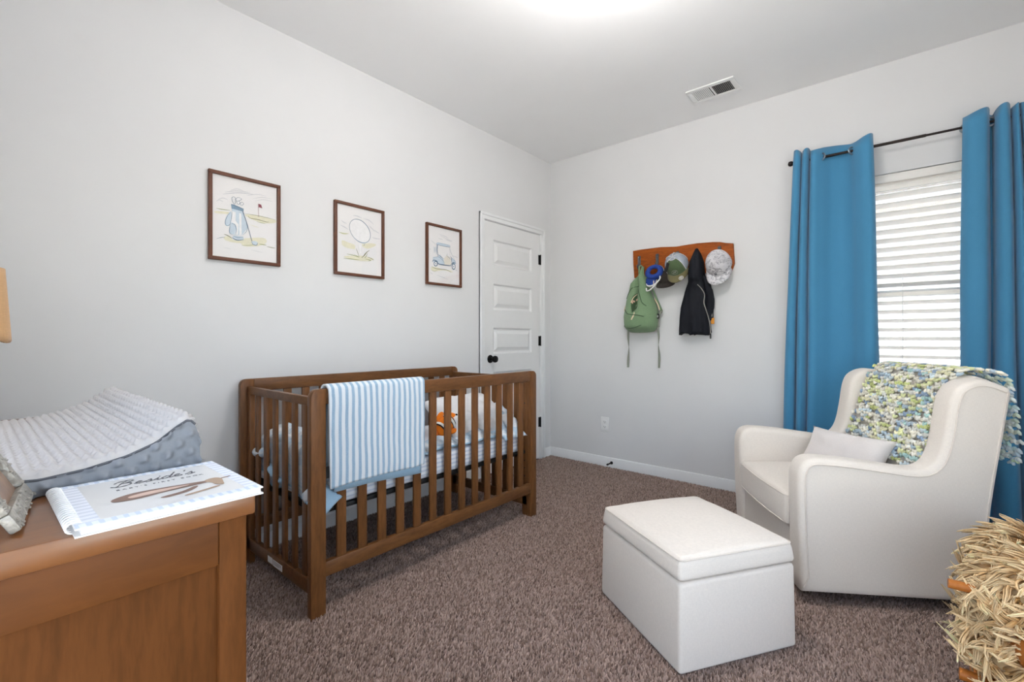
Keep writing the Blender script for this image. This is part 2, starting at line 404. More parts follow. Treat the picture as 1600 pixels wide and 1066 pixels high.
# door casing and jamb
b = bmesh.new()
cw = .052
for y0, y1 in ((DY0-.006-cw, DY0-.006), (DY1+.006, DY1+.006+cw)):
    box(b, -.01, .012, y0, y1, 0, DZ+.006+cw, .003)
for y0, y1 in ((DY0-.006-cw, DY0-.006-cw+.022), (DY1+.006+cw-.022, DY1+.006+cw)):
    box(b, -.01, .019, y0, y1, 0, DZ+.006+cw, .004)
box(b, -.01, .0125, DY0-.006-cw, DY1+.006+cw, DZ+.006, DZ+.006+cw, .003)
box(b, -.01, .0195, DY0-.006-cw, DY1+.006+cw, DZ+.006+cw-.022, DZ+.006+cw, .004)
box(b, -.12, .001, DY0-.012, DY0-.003, 0, DZ+.01); box(b, -.12, .001, DY1+.003, DY1+.012, 0, DZ+.01); box(b, -.12, .001, DY0-.012, DY1+.012, DZ+.003, DZ+.012)
struct('trim_1', b, 'trim')
# the five-panel door
py0, py1 = -.785, -.278
pz = [(.470-.358, .255), (.470, .685), (.828, 1.043), (1.186, 1.401), (1.544, 1.759)]
pz = [(1.690-.358*k, 1.905-.358*k) for k in range(5)]
b = bmesh.new(); X1, X0 = -.004, -.039
box(b, X0, X1, DY0, py0, .012, DZ); box(b, X0, X1, py1, DY1, .012, DZ)
zs = [.012]+[z for p in sorted(pz) for z in p]+[DZ]
for k in range(0, len(zs), 2): box(b, X0, X1, py0, py1, zs[k], zs[k+1])
door = struct('door_1', b, 'doorpaint')
for z0, z1 in pz:
    b = bmesh.new(); rings = []
    for ins, dx in ((0, 0), (.005, -.002), (.014, -.015), (.024, -.015), (.050, -.003), (.051, -.002)):
        rings.append([b.verts.new((X1+dx, y, z)) for y, z in ((py0+ins, z0+ins), (py1-ins, z0+ins), (py1-ins, z1-ins), (py0+ins, z1-ins))])
    for A, C in zip(rings, rings[1:]):
        for k in range(4): b.faces.new((A[k], A[(k+1) % 4], C[(k+1) % 4], C[k]))
    b.faces.new(rings[-1]); obj('door_panel', b, 'doorpaint', door, sharp=20)
RotX = Matrix.Rotation(PI/2, 4, 'Y')      # local z -> world x
b = bmesh.new(); lathe(b, [(0, 0), (.033, 0), (.033, .004), (.029, .008), (.012, .011), (.011, .034), (.018, .038), (.026, .046), (.028, .056), (.025, .066), (.016, .071), (0, .072)], 24, Matrix.Translation((X1, -.822, .935)) @ RotX)
obj('door_knob', b, 'black', door, label='round black door knob')
for z in (1.815, 1.078, .34):
    b = bmesh.new(); lathe(b, [(0, -.046), (.0065, -.046), (.0065, .046), (0, .046)], 10, Matrix.Translation((.006, DY1+.001, z))); box(b, -.003, -.001, DY1-.02, DY1, z-.044, z+.044)
    obj('hinge', b, 'black', door, label='black door hinge')
obj('latch_plate', B(-.02, .0005, DY0-.0025, DY0-.0005, .90, .965), 'black', door)
# ------------------------------------------------------------------ window, then added fill windows
win = bpy.data.objects.new('window_1', None); COL.objects.link(win); win['kind'] = 'structure'
b = bmesh.new(); fy0, fy1 = .085, .13
for x0, x1, z0, z1 in ((WX0, WX0+.045, WZ0, WZ1), (WX1-.045, WX1, WZ0, WZ1), (WX0+.045, WX1-.045, WZ0, WZ0+.05), (WX0+.045, WX1-.045, WZ1-.045, WZ1)): box(b, x0, x1, fy0, fy1, z0, z1, .003)
obj('window_frame', b, 'vinyl', win)
mz = (WZ0+WZ1)/2
for z0, z1, y in ((WZ0+.05, mz+.02, .092), (mz-.02, WZ1-.045, .108)):
    b = bmesh.new()
    for x0, x1, c0, c1 in ((WX0+.045, WX0+.08, z0, z1), (WX1-.08, WX1-.045, z0, z1), (WX0+.08, WX1-.08, z0, z0+.035), (WX0+.08, WX1-.08, z1-.035, z1)): box(b, x0, x1, y, y+.016, c0, c1, .002)
    s_ = obj('sash', b, 'vinyl', win); obj('pane', B(WX0+.075, WX1-.075, y+.006, y+.009, z0+.03, z1-.03), 'glass', s_, sharp=None)
obj('dimming_screen', B(WX0+.02, WX1-.02, .128, .129, WZ0+.02, WZ1-.02), 'screen', win, sharp=None)  # added tinted sheet that dims the daylight behind the blind
obj('window_sill', B(WX0-.03, WX1+.03, -.03, .09, WZ0-.025, WZ0, .005), 'trim', win)
fill_win2 = bpy.data.objects.new('fill_window_2', None); COL.objects.link(fill_win2); fill_win2['kind'] = 'structure'  # added window out of view, brings fill daylight onto the left side
b = bmesh.new()
for y0, y1, z0, z1 in ((VY0, VY0+.045, VZ0, VZ1), (VY1-.045, VY1, VZ0, VZ1), (VY0+.045, VY1-.045, VZ0, VZ0+.05), (VY0+.045, VY1-.045, VZ1-.045, VZ1), ((VY0+VY1)/2-.03, (VY0+VY1)/2+.03, VZ0+.05, VZ1-.045)): box(b, RX+.085, RX+.13, y0, y1, z0, z1, .003)
obj('window_frame', b, 'vinyl', fill_win2)
for y0, y1 in ((VY0+.04, (VY0+VY1)/2-.025), ((VY0+VY1)/2+.025, VY1-.04)): obj('pane', B(RX+.10, RX+.103, y0, y1, VZ0+.045, VZ1-.04), 'glass', fill_win2, sharp=None)
obj('window_sill', B(RX-.03, RX+.09, VY0-.03, VY1+.03, VZ0-.025, VZ0, .005), 'trim', fill_win2)
for nm, x0_, x1_, z0_ in (('fill_window_3', UX0, UX1, UZ0), ('fill_window_4', TX0, TX1, TZ0)):  # added windows behind the camera, unseen, for even fill daylight
    fill_win3 = bpy.data.objects.new(nm, None); COL.objects.link(fill_win3); fill_win3['kind'] = 'structure'; xm = (x0_+x1_)/2
    b = bmesh.new()
    for x0, x1, z0, z1 in ((x0_, x0_+.045, z0_, UZ1), (x1_-.045, x1_, z0_, UZ1), (x0_+.045, x1_-.045, z0_, z0_+.05), (x0_+.045, x1_-.045, UZ1-.045, UZ1), (xm-.03, xm+.03, z0_+.05, UZ1-.045)): box(b, x0, x1, RY-.13, RY-.085, z0, z1, .003)
    obj('window_frame', b, 'vinyl', fill_win3)
    for x0, x1 in ((x0_+.04, xm-.025), (xm+.025, x1_-.04)): obj('pane', B(x0, x1, RY-.103, RY-.10, z0_+.045, UZ1-.04), 'glass', fill_win3, sharp=None)
# ------------------------------------------------------------------ carpet pile
def carpet():
    sp = .0068; rng = np.random.default_rng(3)
    gx, gy = np.meshgrid(np.arange(.02, RX-.02, sp), np.arange(-3.45, -.018, sp)); x = gx.ravel(); y = gy.ravel(); n = len(x)
    x = x+rng.uniform(-.5, .5, n)*sp; y = y+rng.uniform(-.5, .5, n)*sp
    def field(sc, ph): return np.sin(x*sc+ph+1.7*np.sin(y*sc*.7+ph*2))*np.cos(y*sc*.9-ph+1.3*np.sin(x*sc*.6))
    drift = .5*field(5, .3)+.3*field(11, 1.9)+.2*field(23, 4)
    la = rng.uniform(0, 2*PI, n)*.5+1.2*drift; lr = .004+.003*rng.random(n)
    h = .011+.004*rng.random(n)+.002*drift
    ang = rng.uniform(0, 2*PI, n); r = .0040+.0012*rng.random(n)
    V = np.zeros((n, 5, 3))
    for k in range(3):
        a = ang+2*PI*k/3; V[:, k, 0] = x+np.cos(a)*r; V[:, k, 1] = y+np.sin(a)*r; V[:, k, 2] = 0
    ax = x+np.cos(la)*lr; ay = y+np.sin(la)*lr
    V[:, 3, 0] = ax+np.cos(ang)*.0016; V[:, 3, 1] = ay+np.sin(ang)*.0016; V[:, 3, 2] = h
    V[:, 4, 0] = ax-np.cos(ang)*.0016; V[:, 4, 1] = ay-np.sin(ang)*.0016; V[:, 4, 2] = h*.96
    base = np.arange(n)[:, None]*5
    F = np.concatenate([base+np.array([q]) for q in ((0, 1, 3), (1, 4, 3), (1, 2, 4), (2, 0, 3), (2, 3, 4))], 0)
    pal = np.array([L(172, 148, 136)[:3], L(146, 122, 110)[:3], L(192, 168, 156)[:3], L(120, 98, 88)[:3], L(182, 158, 148)[:3]])
    c = pal[rng.choice(5, n, p=[.3, .26, .16, .12, .16])]*.86*(1+.14*rng.standard_normal((n, 1)))
    o = arrays('carpet_pile', V.reshape(-1, 3), F, np.repeat(np.clip(c, .01, 1), 5, 0), 'pile', smooth=False)
    o['kind'] = 'stuff'; tag(o, 'mottled brown cut pile carpet covering the whole floor', 'carpet')
carpet()
# ------------------------------------------------------------------ ceiling fixture (above the frame), vent
t = thing('ceiling_light', 'semi flush ceiling light with a frosted glass globe', 'ceiling light', (1.70, -1.98, H))
b = bmesh.new(); lathe(b, [(0, 0), (.075, 0), (.075, -.012), (.05, -.028), (.012, -.034), (.010, -.09), (.03, -.095), (.03, -.11), (0, -.11)], 28); obj('canopy', b, 'white_plastic', t)
b = bmesh.new(); ellipsoid(b, (0, 0, -.185), (.115, .115, .085), sub=4); obj('glass_globe', b, 'lit', t, sharp=180)
t = thing('ceiling_vent', 'white louvred air register on the ceiling near the window wall', 'vent', (1.575, -.352, H))
b = bmesh.new()
for x0, x1, y0, y1 in ((-.15, .15, -.10, -.068), (-.15, .15, .068, .10), (-.15, -.118, -.068, .068), (.118, .15, -.068, .068), (-.006, .006, -.068, .068)): box(b, x0, x1, y0, y1, -.009, 0, .003)
obj('vent_frame', b, 'white_plastic', t)
obj('duct_shade', B(-.12, .12, -.07, .07, -.0015, -.0005), 'duct_shade', t)  # dark plate standing in for the shade behind the louvres
for k in range(22):
    x = -.112+k*.0106
    if k == 10: continue
    left = x < -.002
    obj('louvre', B(-.0050, .0050, -.069, .069, -.0004, .0004, mat=Matrix.Translation((x, 0, -.006)) @ Matrix.Rotation(math.radians(12 if left else 60), 4, 'Y')), 'white_plastic', t, sharp=None)
# ------------------------------------------------------------------ outside
struct('ground', B(-12, 20, -14, 30, -.6, -.45), 'ground', sharp=None)
t = thing('neighbouring_house', 'white sided house wall seen through the blind slats', 'house', (2.6, 4.5, -.45))
obj('wall', B(-4.5, 4.5, .02, 3, 0, 3.35), 'siding', t, sharp=None)
pl = None
for k in range(28):
    z = .02+k*.12
    if pl is None:
        b = bmesh.new(); prism(b, [(0, 0), (-.02, 0), (-.004, .122), (0, .122)], -4.5, 4.5, lambda u, v, w: (w, u+.02, v)); pl = obj('siding_plank', b, 'siding', t, sharp=None); pl.location = (0, 0, z)
    else:
        q = pl.copy(); COL.objects.link(q); q.location = (0, 0, z)
b = bmesh.new(); box(b, -4.7, 4.7, -.30, .1, 3.30, 3.34); box(b, -4.7, 4.7, -.33, -.30, 3.28, 3.45); obj('eave', b, 'siding', t)
b = bmesh.new(); prism(b, [(-.36, 3.44), (1.6, 4.2), (3.5, 3.44)], -4.7, 4.7, lambda u, v, w: (w, u, v)); obj('roof', b, 'roofing', t)

# ------------------------------------------------------------------ blind
bl = thing('window_blind', 'white slatted blind lowered over the window, slats open', 'blind', (2.57, .04, WZ1))
bx0, bx1 = WX0+.01-2.57, WX1-.01-2.57
obj('headrail', B(bx0, bx1, -.028, .028, -.052, -.002, .003), 'slatmat', bl)
z = -.075; n_sl = 0; sl = None
while z > WZ0-WZ1+.05:
    if sl is None:
        b = bmesh.new(); R = Matrix.Rotation(math.radians(-15), 4, 'X')
        prism(b, [(-.031, -.0012), (-.015, .0006), (.015, .0006), (.031, -.0012), (.031, .0012), (.015, .003), (-.015, .003), (-.031, .0012)], bx0, bx1, lambda u, v, w: R @ Vector((w, u, v)))
        sl = obj('slat', b, 'slatmat', bl); sl.location = (0, 0, z)
    else:
        q = sl.copy(); COL.objects.link(q); q.location = (0, 0, z)
    z -= .0535
obj('bottom_rail', B(bx0, bx1, -.022, .022, WZ0-WZ1+.006, WZ0-WZ1+.026, .003), 'slatmat', bl)
b = bmesh.new()
for x in (bx0+.1, bx1-.1):
    for y in (-.033, .033): tube(b, [(x, y, -.04), (x, y, WZ0-WZ1+.02)], .0008, 5)
obj('ladder_cord', b, 'white_plastic', bl)
b = bmesh.new(); tube(b, [(-.04, -.032, -.62), (-.04, -.032, -1.20)], .0012, 5); tube(b, [(-.04, -.032, -1.20), (-.04, -.032, -1.23)], .004, 6); obj('pull_cord', b, 'white_plastic', bl)
# ------------------------------------------------------------------ curtain rod and curtains
RZ, RYD = 2.232, -.085
rod = thing('curtain_rod', 'thin dark bronze curtain rod above the window', 'curtain rod', (2.55, RYD, RZ))
b = bmesh.new(); tube(b, [(-.55, 0, 0), (.08, 0, 0)], .0085, 12); tube(b, [(.08, 0, 0), (.56, 0, 0)], .0065, 12); obj('rod', b, 'bronze', rod)
for x, d in ((-.55, -1), (.56, 1)):
    b = bmesh.new(); lathe(b, [(0, 0), (.011, 0), (.011, .012), (.014, .016), (.017, .026), (.014, .036), (.006, .041), (0, .042)], 16, Matrix.Translation((x, 0, 0)) @ Matrix.Rotation(PI/2*d, 4, 'Y')); obj('finial', b, 'bronze', rod)
for x in (-.535, .50):
    b = bmesh.new(); tube(b, [(x, 0, 0), (x, .084, 0)], .005, 8); lathe(b, [(0, 0), (.018, 0), (.018, .006), (0, .006)], 14, Matrix.Translation((x, .084, 0)) @ Matrix.Rotation(PI/2, 4, 'X')); lathe(b, [(.007, -.006), (.013, -.006), (.013, .006), (.007, .006)], 14, Matrix.Translation((x, 0, 0)) @ RotX); obj('bracket', b, 'bronze', rod)
def curtain(label, path, path_bot, ztop, zbot, grom, wig):
    t = thing('curtain', label, 'curtain', (0, 0, 0), group='blue grommet curtains')
    A = smooth_path([(x, d, 0) for x, d in path], 8); C = smooth_path([(x, d, 0) for x, d in path_bot], 8)
    n = len(A)-1; b = bmesh.new()
    def fn(u, v):
        i = min(n, round(u*n)); a, c = A[i], C[i]
        k = v**.8
        x = a.x*(1-k)+c.x*k; d = a.y*(1-k)+c.y*k
        z = ztop*(1-v)+zbot*v
        x += .006*math.sin(v*7+u*9+wig)*v; d += .008*math.sin(v*5+u*14+wig)*v
        if v < .02: z += .012*math.sin(u*23+wig)
        return (x, RYD-d, z)
    sheet(b, fn, n, 40); o = obj('cloth', b, 'curtain', t, sharp=180, solid=.0025)
    bh = bmesh.new()
    def fh(u, v):
        i = min(n, round(u*n)); a = A[i]; return (a.x+.0, RYD-a.y-.0022, ztop-.098-.002*v)
    for gx, gd, yaw in grom:
        b = bmesh.new(); R = Matrix.Translation((gx, RYD-gd, RZ)) @ Matrix.Rotation(yaw, 4, 'Z') @ Matrix.Rotation(PI/2, 4, 'X')
        lathe(b, [(.017, -.004), (.024, -.003), (.026, 0), (.024, .003), (.017, .004), (.017, -.004)], 24, R); obj('grommet', b, 'grommet', t)
    return t
LP = [(1.995, -.02), (1.998, .03), (2.018, .052), (2.036, .035), (2.040, -.005), (2.046, .035), (2.062, .05), (2.076, .03), (2.082, -.006), (2.092, .032), (2.112, .040), (2.146, .010), (2.19, -.030), (2.24, -.040), (2.282, -.018), (2.312, .020), (2.345, .050), (2.378, .055), (2.395, .030), (2.392, -.005), (2.375, -.030)]
LB = [(1.925, -.02), (1.930, .04), (1.955, .062), (1.982, .045), (1.99, .0), (2.0, .045), (2.022, .06), (2.045, .035), (2.055, .0), (2.068, .035), (2.10, .045), (2.14, .03), (2.19, .005), (2.25, -.005), (2.305, .005), (2.345, .03), (2.385, .055), (2.42, .058), (2.44, .030), (2.438, 0), (2.42, -.02)]
curtain('wide blue grommet curtain hanging left of the window', LP, LB, 2.287, .10, [(2.146, .008, -.75), (2.297, .004, .8)], 0)
RP = [(2.80, -.035), (2.782, -.01), (2.778, .02), (2.80, .048), (2.830, .055), (2.862, .045), (2.876, .01), (2.880, -.035), (2.892, -.035), (2.898, .015), (2.912, .045), (2.934, .048), (2.948, .02), (2.952, -.02), (2.957, .02), (2.970, .042), (2.980, .02), (2.984, -.02), (2.989, .02), (3.005, .045), (3.018, .02), (3.024, -.02)]
RB = [(2.78, -.03), (2.765, -.01), (2.763, .02), (2.79, .052), (2.825, .062), (2.858, .05), (2.872, .01), (2.886, -.035), (2.896, -.03), (2.906, .015), (2.935, .055), (2.968, .055), (2.985, .02), (2.990, -.02), (3.0, .02), (3.02, .052), (3.04, .04), (3.05, -.02), (3.06, .02), (3.085, .055), (3.11, .03), (3.12, -.02)]
curtain('gathered blue grommet curtain hanging right of the window', RP, RB, 2.287, .09, [(2.882, .0, .15), (2.786, -.012, -.6)], 2)
# ------------------------------------------------------------------ pictures
ART_MATS = {}
def artcol(k, c):
    nm = 'art_'+k
    M[nm] = plain(nm, L(*c), .8, vary=.05, nscale=60); return nm
for k, c in dict(line=(122, 140, 156), blue=(136, 163, 186), lightblue=(206, 219, 230), deep=(84, 112, 140), green=(150, 158, 104), yellow=(232, 228, 205), grey=(214, 214, 218), red=(140, 70, 84), olive=(128, 126, 92), pale=(232, 226, 214), white=(243, 242, 243)).items(): artcol(k, c)
ARTN = ['art_'+k for k in ('line', 'blue', 'lightblue', 'deep', 'green', 'yellow', 'grey', 'red', 'olive', 'pale', 'white')]
IDX = {k[4:]: i for i, k in enumerate(ARTN)}
class Draw:
    """strokes and washes of a flat print, laid out on the paper (u across, v up)"""
    def __init__(s, quad, y0, y1, z0, z1, x):
        s.q, s.y0, s.y1, s.z0, s.z1, s.x = quad, y0, y1, z0, z1, x; s.bm = bmesh.new(); s.l = 0
    def pt(s, px, py):
        xl, tl, bl_, xr, tr, br = s.q; a = (px-xl)/(xr-xl); hl, hr = bl_-tl, br-tr
        u = a*hr/((1-a)*hl+a*hr); t = tl+(tr-tl)*a; bb = bl_+(br-bl_)*a; v = 1-(py-t)/(bb-t)
        return Vector((s.x+s.l*.00006, s.y0+(s.y1-s.y0)*u, s.z0+(s.z1-s.z0)*v))
    def blob(s, pts, c):
        s.l += 1; P = smooth_path([s.pt(*p) for p in pts], 4, True)
        f = s.bm.faces.new([s.bm.verts.new(p) for p in P]); f.material_index = IDX[c]
    def poly(s, pts, c):
        s.l += 1; f = s.bm.faces.new([s.bm.verts.new(s.pt(*p)) for p in pts]); f.material_index = IDX[c]
    def line(s, pts, c, w=.002, taper=True, closed=False):
        s.l += 1; P = smooth_path([s.pt(*p) for p in pts], 5, closed)
        if closed: P.append(P[0].copy())
        n = len(P); prev = None
        for i, p in enumerate(P):
            d = (P[min(i+1, n-1)]-P[max(i-1, 0)]); d.x = 0
            d = d.normalized() if d.length > 1e-9 else Vector((0, 1, 0))
            k = w*.5*(1 if not taper or closed else .35+.65*math.sin(PI*i/(n-1)))
            o = Vector((0, -d.z, d.y))*k
            a, b2 = s.bm.verts.new(p+o), s.bm.verts.new(p-o)
            if prev:
                f = s.bm.faces.new((prev[0], a, b2, prev[1])); f.material_index = IDX[c]
            prev = (a, b2)
def picture(label, y0, y1, z0, z1, quad, draw):
    t = thing('framed_print', label, 'picture', (0, (y0+y1)/2, z0), group='golf prints over the crib')
    w = .0165
    for a in ((y0, y1, z0, z0+w), (y0, y1, z1-w, z1), (y0, y0+w, z0+w, z1-w), (y1-w, y1, z0+w, z1-w)):
        obj('frame_bar', B(.001, .021, *a, bev=.002), 'frame', t, world=True)
    p = obj('paper', B(.004, .008, y0+.01, y1-.01, z0+.01, z1-.01), 'paper', t, world=True, sharp=None)
    d = Draw(quad, y0+w, y1-w, z0+w, z1-w, .0083); draw(d); bmesh.ops.recalc_face_normals(d.bm, faces=d.bm.faces[:])
    obj('drawing', d.bm, ARTN, p, world=True, sharp=None)
    obj('picture_glass', B(.0135, .0150, y0+.012, y1-.012, z0+.012, z1-.012), 'artglass', t, world=True, sharp=None)
def art_bag(d):
    for y, x0, x1, w in ((285, 190, 520, .006), (265, 210, 470, .005), (245, 270, 400, .004), (340, 140, 240, .004), (360, 120, 190, .004), (300, 440, 640, .003), (330, 500, 690, .003), (355, 520, 700, .003)): d.line([(x0, y+8), ((x0+x1)/2, y-6), (x1, y+12)], 'grey', w)
    d.blob([(110, 470), (250, 480), (250, 500), (120, 492)], 'yellow'); d.blob([(420, 505), (560, 515), (730, 560), (720, 590), (600, 590), (470, 545)], 'yellow')
    d.line([(120, 440), (180, 452), (265, 462)], 'green', .003); d.line([(410, 495), (520, 510), (640, 535), (735, 560)], 'olive', .002)
    d.line([(450, 515), (470, 540), (560, 558), (640, 580), (665, 578)], 'olive', .0028); d.line([(540, 578), (600, 592), (630, 600)], 'green', .002)
    d.blob([(200, 740), (260, 730), (300, 770), (420, 770), (470, 800), (330, 800), (220, 775)], 'yellow'); d.blob([(390, 760), (600, 745), (640, 790), (560, 830), (400, 830)], 'yellow')
    d.line([(200, 710), (240, 725), (285, 755)], 'olive', .004); d.line([(120, 758), (170, 745), (210, 742)], 'line', .002); d.line([(385, 825), (470, 822), (500, 820)], 'green', .002)
    d.line([(565, 810), (640, 822)], 'green', .004); d.line([(640, 835), (690, 845), (730, 852)], 'olive', .003)
    d.line([(200, 850), (270, 862)], 'grey', .002); d.line([(480, 870), (600, 900)], 'grey', .002); d.line([(470, 610), (560, 640)], 'yellow', .003)
    d.line([(555, 395), (558, 530)], 'red', .0016, False); d.poly([(557, 392), (585, 402), (595, 440), (570, 430), (558, 428)], 'red')
    for c in ([(280, 335), (300, 322), (318, 340), (312, 395), (292, 380)], [(322, 345), (345, 328), (382, 345), (360, 360), (335, 370)], [(330, 372), (350, 365), (365, 385), (345, 400)], [(365, 390), (385, 378), (402, 392), (390, 408), (370, 405)]):
        d.blob(c, 'white'); d.line(c, 'line', .0018, closed=True)
    d.blob([(275, 480), (250, 490), (215, 550), (210, 610), (245, 625), (270, 590)], 'lightblue'); d.line([(265, 485), (235, 520), (212, 580), (225, 620), (260, 610), (272, 560)], 'blue', .003)
    d.poly([(280, 440), (395, 470), (440, 650), (385, 720), (300, 715), (255, 700), (262, 620), (285, 560)], 'lightblue')
    d.poly([(285, 470), (320, 480), (318, 570), (350, 610), (345, 715), (310, 712), (322, 640), (290, 590), (270, 590)], 'white')
    d.poly([(355, 490), (378, 495), (382, 715), (358, 717)], 'white')
    d.poly([(272, 398), (300, 402), (400, 445), (402, 475), (350, 462), (278, 445)], 'blue'); d.line([(272, 398), (330, 420), (405, 450)], 'deep', .003)
    d.line([(278, 600), (310, 610), (325, 660), (318, 715)], 'blue', .004); d.line([(262, 620), (255, 690), (290, 718)], 'blue', .003); d.line([(400, 480), (440, 650), (395, 720)], 'blue', .0025)
    d.line([(282, 480), (275, 560)], 'line', .002)
    d.poly([(288, 735), (300, 722), (395, 735), (402, 765), (340, 775), (290, 760)], 'lightblue'); d.line([(285, 745), (330, 770), (400, 768)], 'deep', .004); d.line([(290, 728), (340, 745), (398, 738)], 'blue', .003)
    d.line([(390, 470), (430, 580), (470, 720), (490, 790)], 'deep', .003, False); d.blob([(485, 785), (520, 780), (548, 800), (530, 822), (495, 815)], 'lightblue'); d.line([(485, 790), (500, 815), (535, 822), (545, 800)], 'deep', .003)
def art_ball(d):
    for p in ([(300, 225), (350, 232), (410, 255)], [(430, 260), (500, 280), (560, 330)], [(140, 350), (190, 375), (240, 405)], [(150, 290), (185, 318), (220, 330)], [(540, 495), (590, 508), (640, 512)], [(560, 400), (600, 425), (630, 440)], [(500, 350), (540, 385), (570, 420)]): d.line(p, 'grey', .006)
    for c in ([(115, 440), (170, 448), (250, 455), (180, 470)], [(160, 545), (240, 570), (320, 600), (310, 650), (180, 620)], [(400, 590), (520, 570), (590, 590), (480, 640)]): d.blob(c, 'yellow')
    d.line([(120, 442), (180, 458), (240, 460)], 'green', .003); d.line([(150, 600), (240, 620), (330, 660)], 'yellow', .005)
    C = [(385+130*math.cos(a)+18*math.sin(a), 420+145*math.sin(a)+32*math.cos(a)) for a in [k*PI/8 for k in range(16)]]
    d.blob(C, 'white'); d.line(C, 'line', .0028, closed=True); d.line(C[-6:]+C[:3], 'deep', .0042); d.line(C[2:7], 'blue', .005)
    d.line([(318, 545), (325, 575)], 'grey', .002); d.line([(445, 595), (430, 602), (450, 582)], 'line', .002)
    d.poly([(365, 580), (410, 580), (404, 700), (378, 700)], 'white'); d.line([(362, 590), (372, 650), (378, 700)], 'grey', .002); d.line([(412, 585), (406, 640), (404, 690)], 'grey', .002)
    d.blob([(180, 750), (300, 735), (440, 735), (560, 770), (470, 800), (300, 785)], 'yellow')
    for p in ([(220, 715), (300, 730), (360, 750)], [(180, 770), (280, 778), (380, 785)], [(310, 720), (360, 745), (370, 755)], [(450, 770), (520, 785), (490, 798)], [(480, 700), (460, 740), (440, 760)]): d.line(p, 'green', .0038)
    d.line([(335, 640), (355, 690), (375, 750)], 'olive', .003); d.line([(505, 660), (460, 695), (410, 760)], 'olive', .0042); d.line([(400, 755), (440, 730), (470, 690)], 'olive', .003); d.line([(480, 745), (530, 765), (560, 785)], 'olive', .003)
def art_cart(d):
    for p in ([(290, 250), (380, 285), (420, 310)], [(170, 335), (220, 380), (240, 400)], [(280, 310), (340, 330)], [(380, 330), (470, 360)], [(140, 465), (170, 468)], [(480, 560), (560, 590)], [(160, 800), (200, 825)], [(260, 840), (420, 900)], [(300, 270), (420, 330), (480, 350)]): d.line(p, 'grey', .005)
    d.blob([(170, 730), (250, 725), (330, 755), (440, 770), (480, 800), (350, 770), (210, 785)], 'yellow')
    d.line([(180, 715), (240, 745), (320, 755), (400, 765), (460, 800)], 'olive', .004); d.line([(170, 760), (220, 785), (260, 770)], 'green', .002); d.line([(520, 760), (545, 775)], 'line', .002)
    d.poly([(285, 550), (300, 545), (350, 605), (355, 680), (290, 660), (270, 600)], 'lightblue')
    d.poly([(200, 580), (270, 575), (290, 600), (355, 640), (358, 690), (290, 680), (195, 650)], 'lightblue')
    d.poly([(355, 600), (400, 555), (450, 590), (460, 690), (360, 690)], 'pale')
    d.poly([(470, 590), (520, 640), (525, 680), (470, 690)], 'lightblue')
    d.poly([(248, 380), (270, 368), (440, 408), (442, 432), (420, 436), (255, 400)], 'lightblue'); d.line([(250, 385), (265, 402), (430, 436), (442, 415)], 'deep', .003); d.line([(255, 375), (350, 392), (440, 410)], 'blue', .002)
    d.line([(265, 400), (262, 480), (272, 570)], 'deep', .0045, False); d.line([(255, 402), (250, 540)], 'blue', .003, False)
    d.line([(440, 436), (450, 500), (520, 640)], 'line', .0022); d.line([(436, 440), (442, 560), (470, 600)], 'grey', .002)
    for x in (208, 222, 238): d.line([(x, 430), (x+6, 470), (x+4, 520)], 'blue', .003)
    d.line([(272, 545), (310, 575), (350, 605)], 'line', .004); d.line([(390, 555), (430, 590), (462, 620)], 'line', .003); d.line([(405, 530), (398, 555)], 'line', .002); d.line([(450, 570), (465, 600), (460, 660)], 'deep', .004)
    d.line([(200, 590), (280, 580), (350, 640), (360, 690)], 'blue', .0035); d.line([(192, 650), (205, 625), (255, 640), (285, 680), (440, 702), (460, 690)], 'deep', .007)
    d.line([(470, 590), (515, 640), (528, 680)], 'blue', .003); d.line([(452, 690), (490, 660), (525, 670)], 'deep', .006)
    for cx, cy, rx, ry in ((238, 676, 30, 38), (494, 716, 27, 46)):
        C = [(cx+rx*math.cos(k*PI/6), cy+ry*math.sin(k*PI/6)) for k in range(12)]
        d.blob(C, 'deep'); d.blob([(cx+(x-cx)*.68, cy+(y-cy)*.68) for x, y in C], 'white'); d.blob([(cx+(x-cx)*.25, cy+(y-cy)*.25) for x, y in C], 'line')
picture('brown framed golf bag print, nearest to the dresser', -2.805, -2.471, 1.481, 1.912, (75, 75, 935, 745, 230, 1010), art_bag)
picture('brown framed golf ball on tee print, between the other two', -2.165, -1.828, 1.476, 1.910, (92, 75, 940, 655, 188, 988), art_ball)
picture('brown framed blue golf cart print, nearest to the door', -1.487, -1.154, 1.478, 1.908, (125, 118, 935, 578, 222, 988), art_cart)
# ------------------------------------------------------------------ outlet and door stop
t = thing('wall_outlet', 'white duplex electrical outlet on the back wall', 'outlet', (.576, 0, .365))
obj('cover_plate', B(-.038, .038, -.006, 0, -.0615, .0615, .0025), 'white_plastic', t)
for z in (.021, -.021):
    r_ = obj('receptacle', B(-.017, .017, -.008, -.004, z-.015, z+.015, .003), 'white_plastic', t)
    b = bmesh.new()
    box(b, -.008, -.0055, -.0086, -.0078, z-.003, z+.008); box(b, .0055, .008, -.0086, -.0078, z-.002, z+.007); box(b, -.0025, .0025, -.0086, -.0078, z-.011, z-.006)
    obj('slot', b, 'grey_slot', r_, sharp=None)
b = bmesh.new(); lathe(b, [(0, 0), (.0025, 0), (.0025, .003), (0, .003)], 8, Matrix.Translation((0, -.006, 0)) @ Matrix.Rotation(PI/2, 4, 'X')); obj('screw', b, 'white_plastic', t)
t = thing('door_stop', 'small black door stop sticking out of the back baseboard', 'door stop', (.645, -.013, .048))
RY_ = Matrix.Rotation(PI/2, 4, 'X')
b = bmesh.new(); lathe(b, [(0, 0), (.013, 0), (.013, .005), (.006, .009), (0, .009)], 14, RY_); obj('base', b, 'black', t)
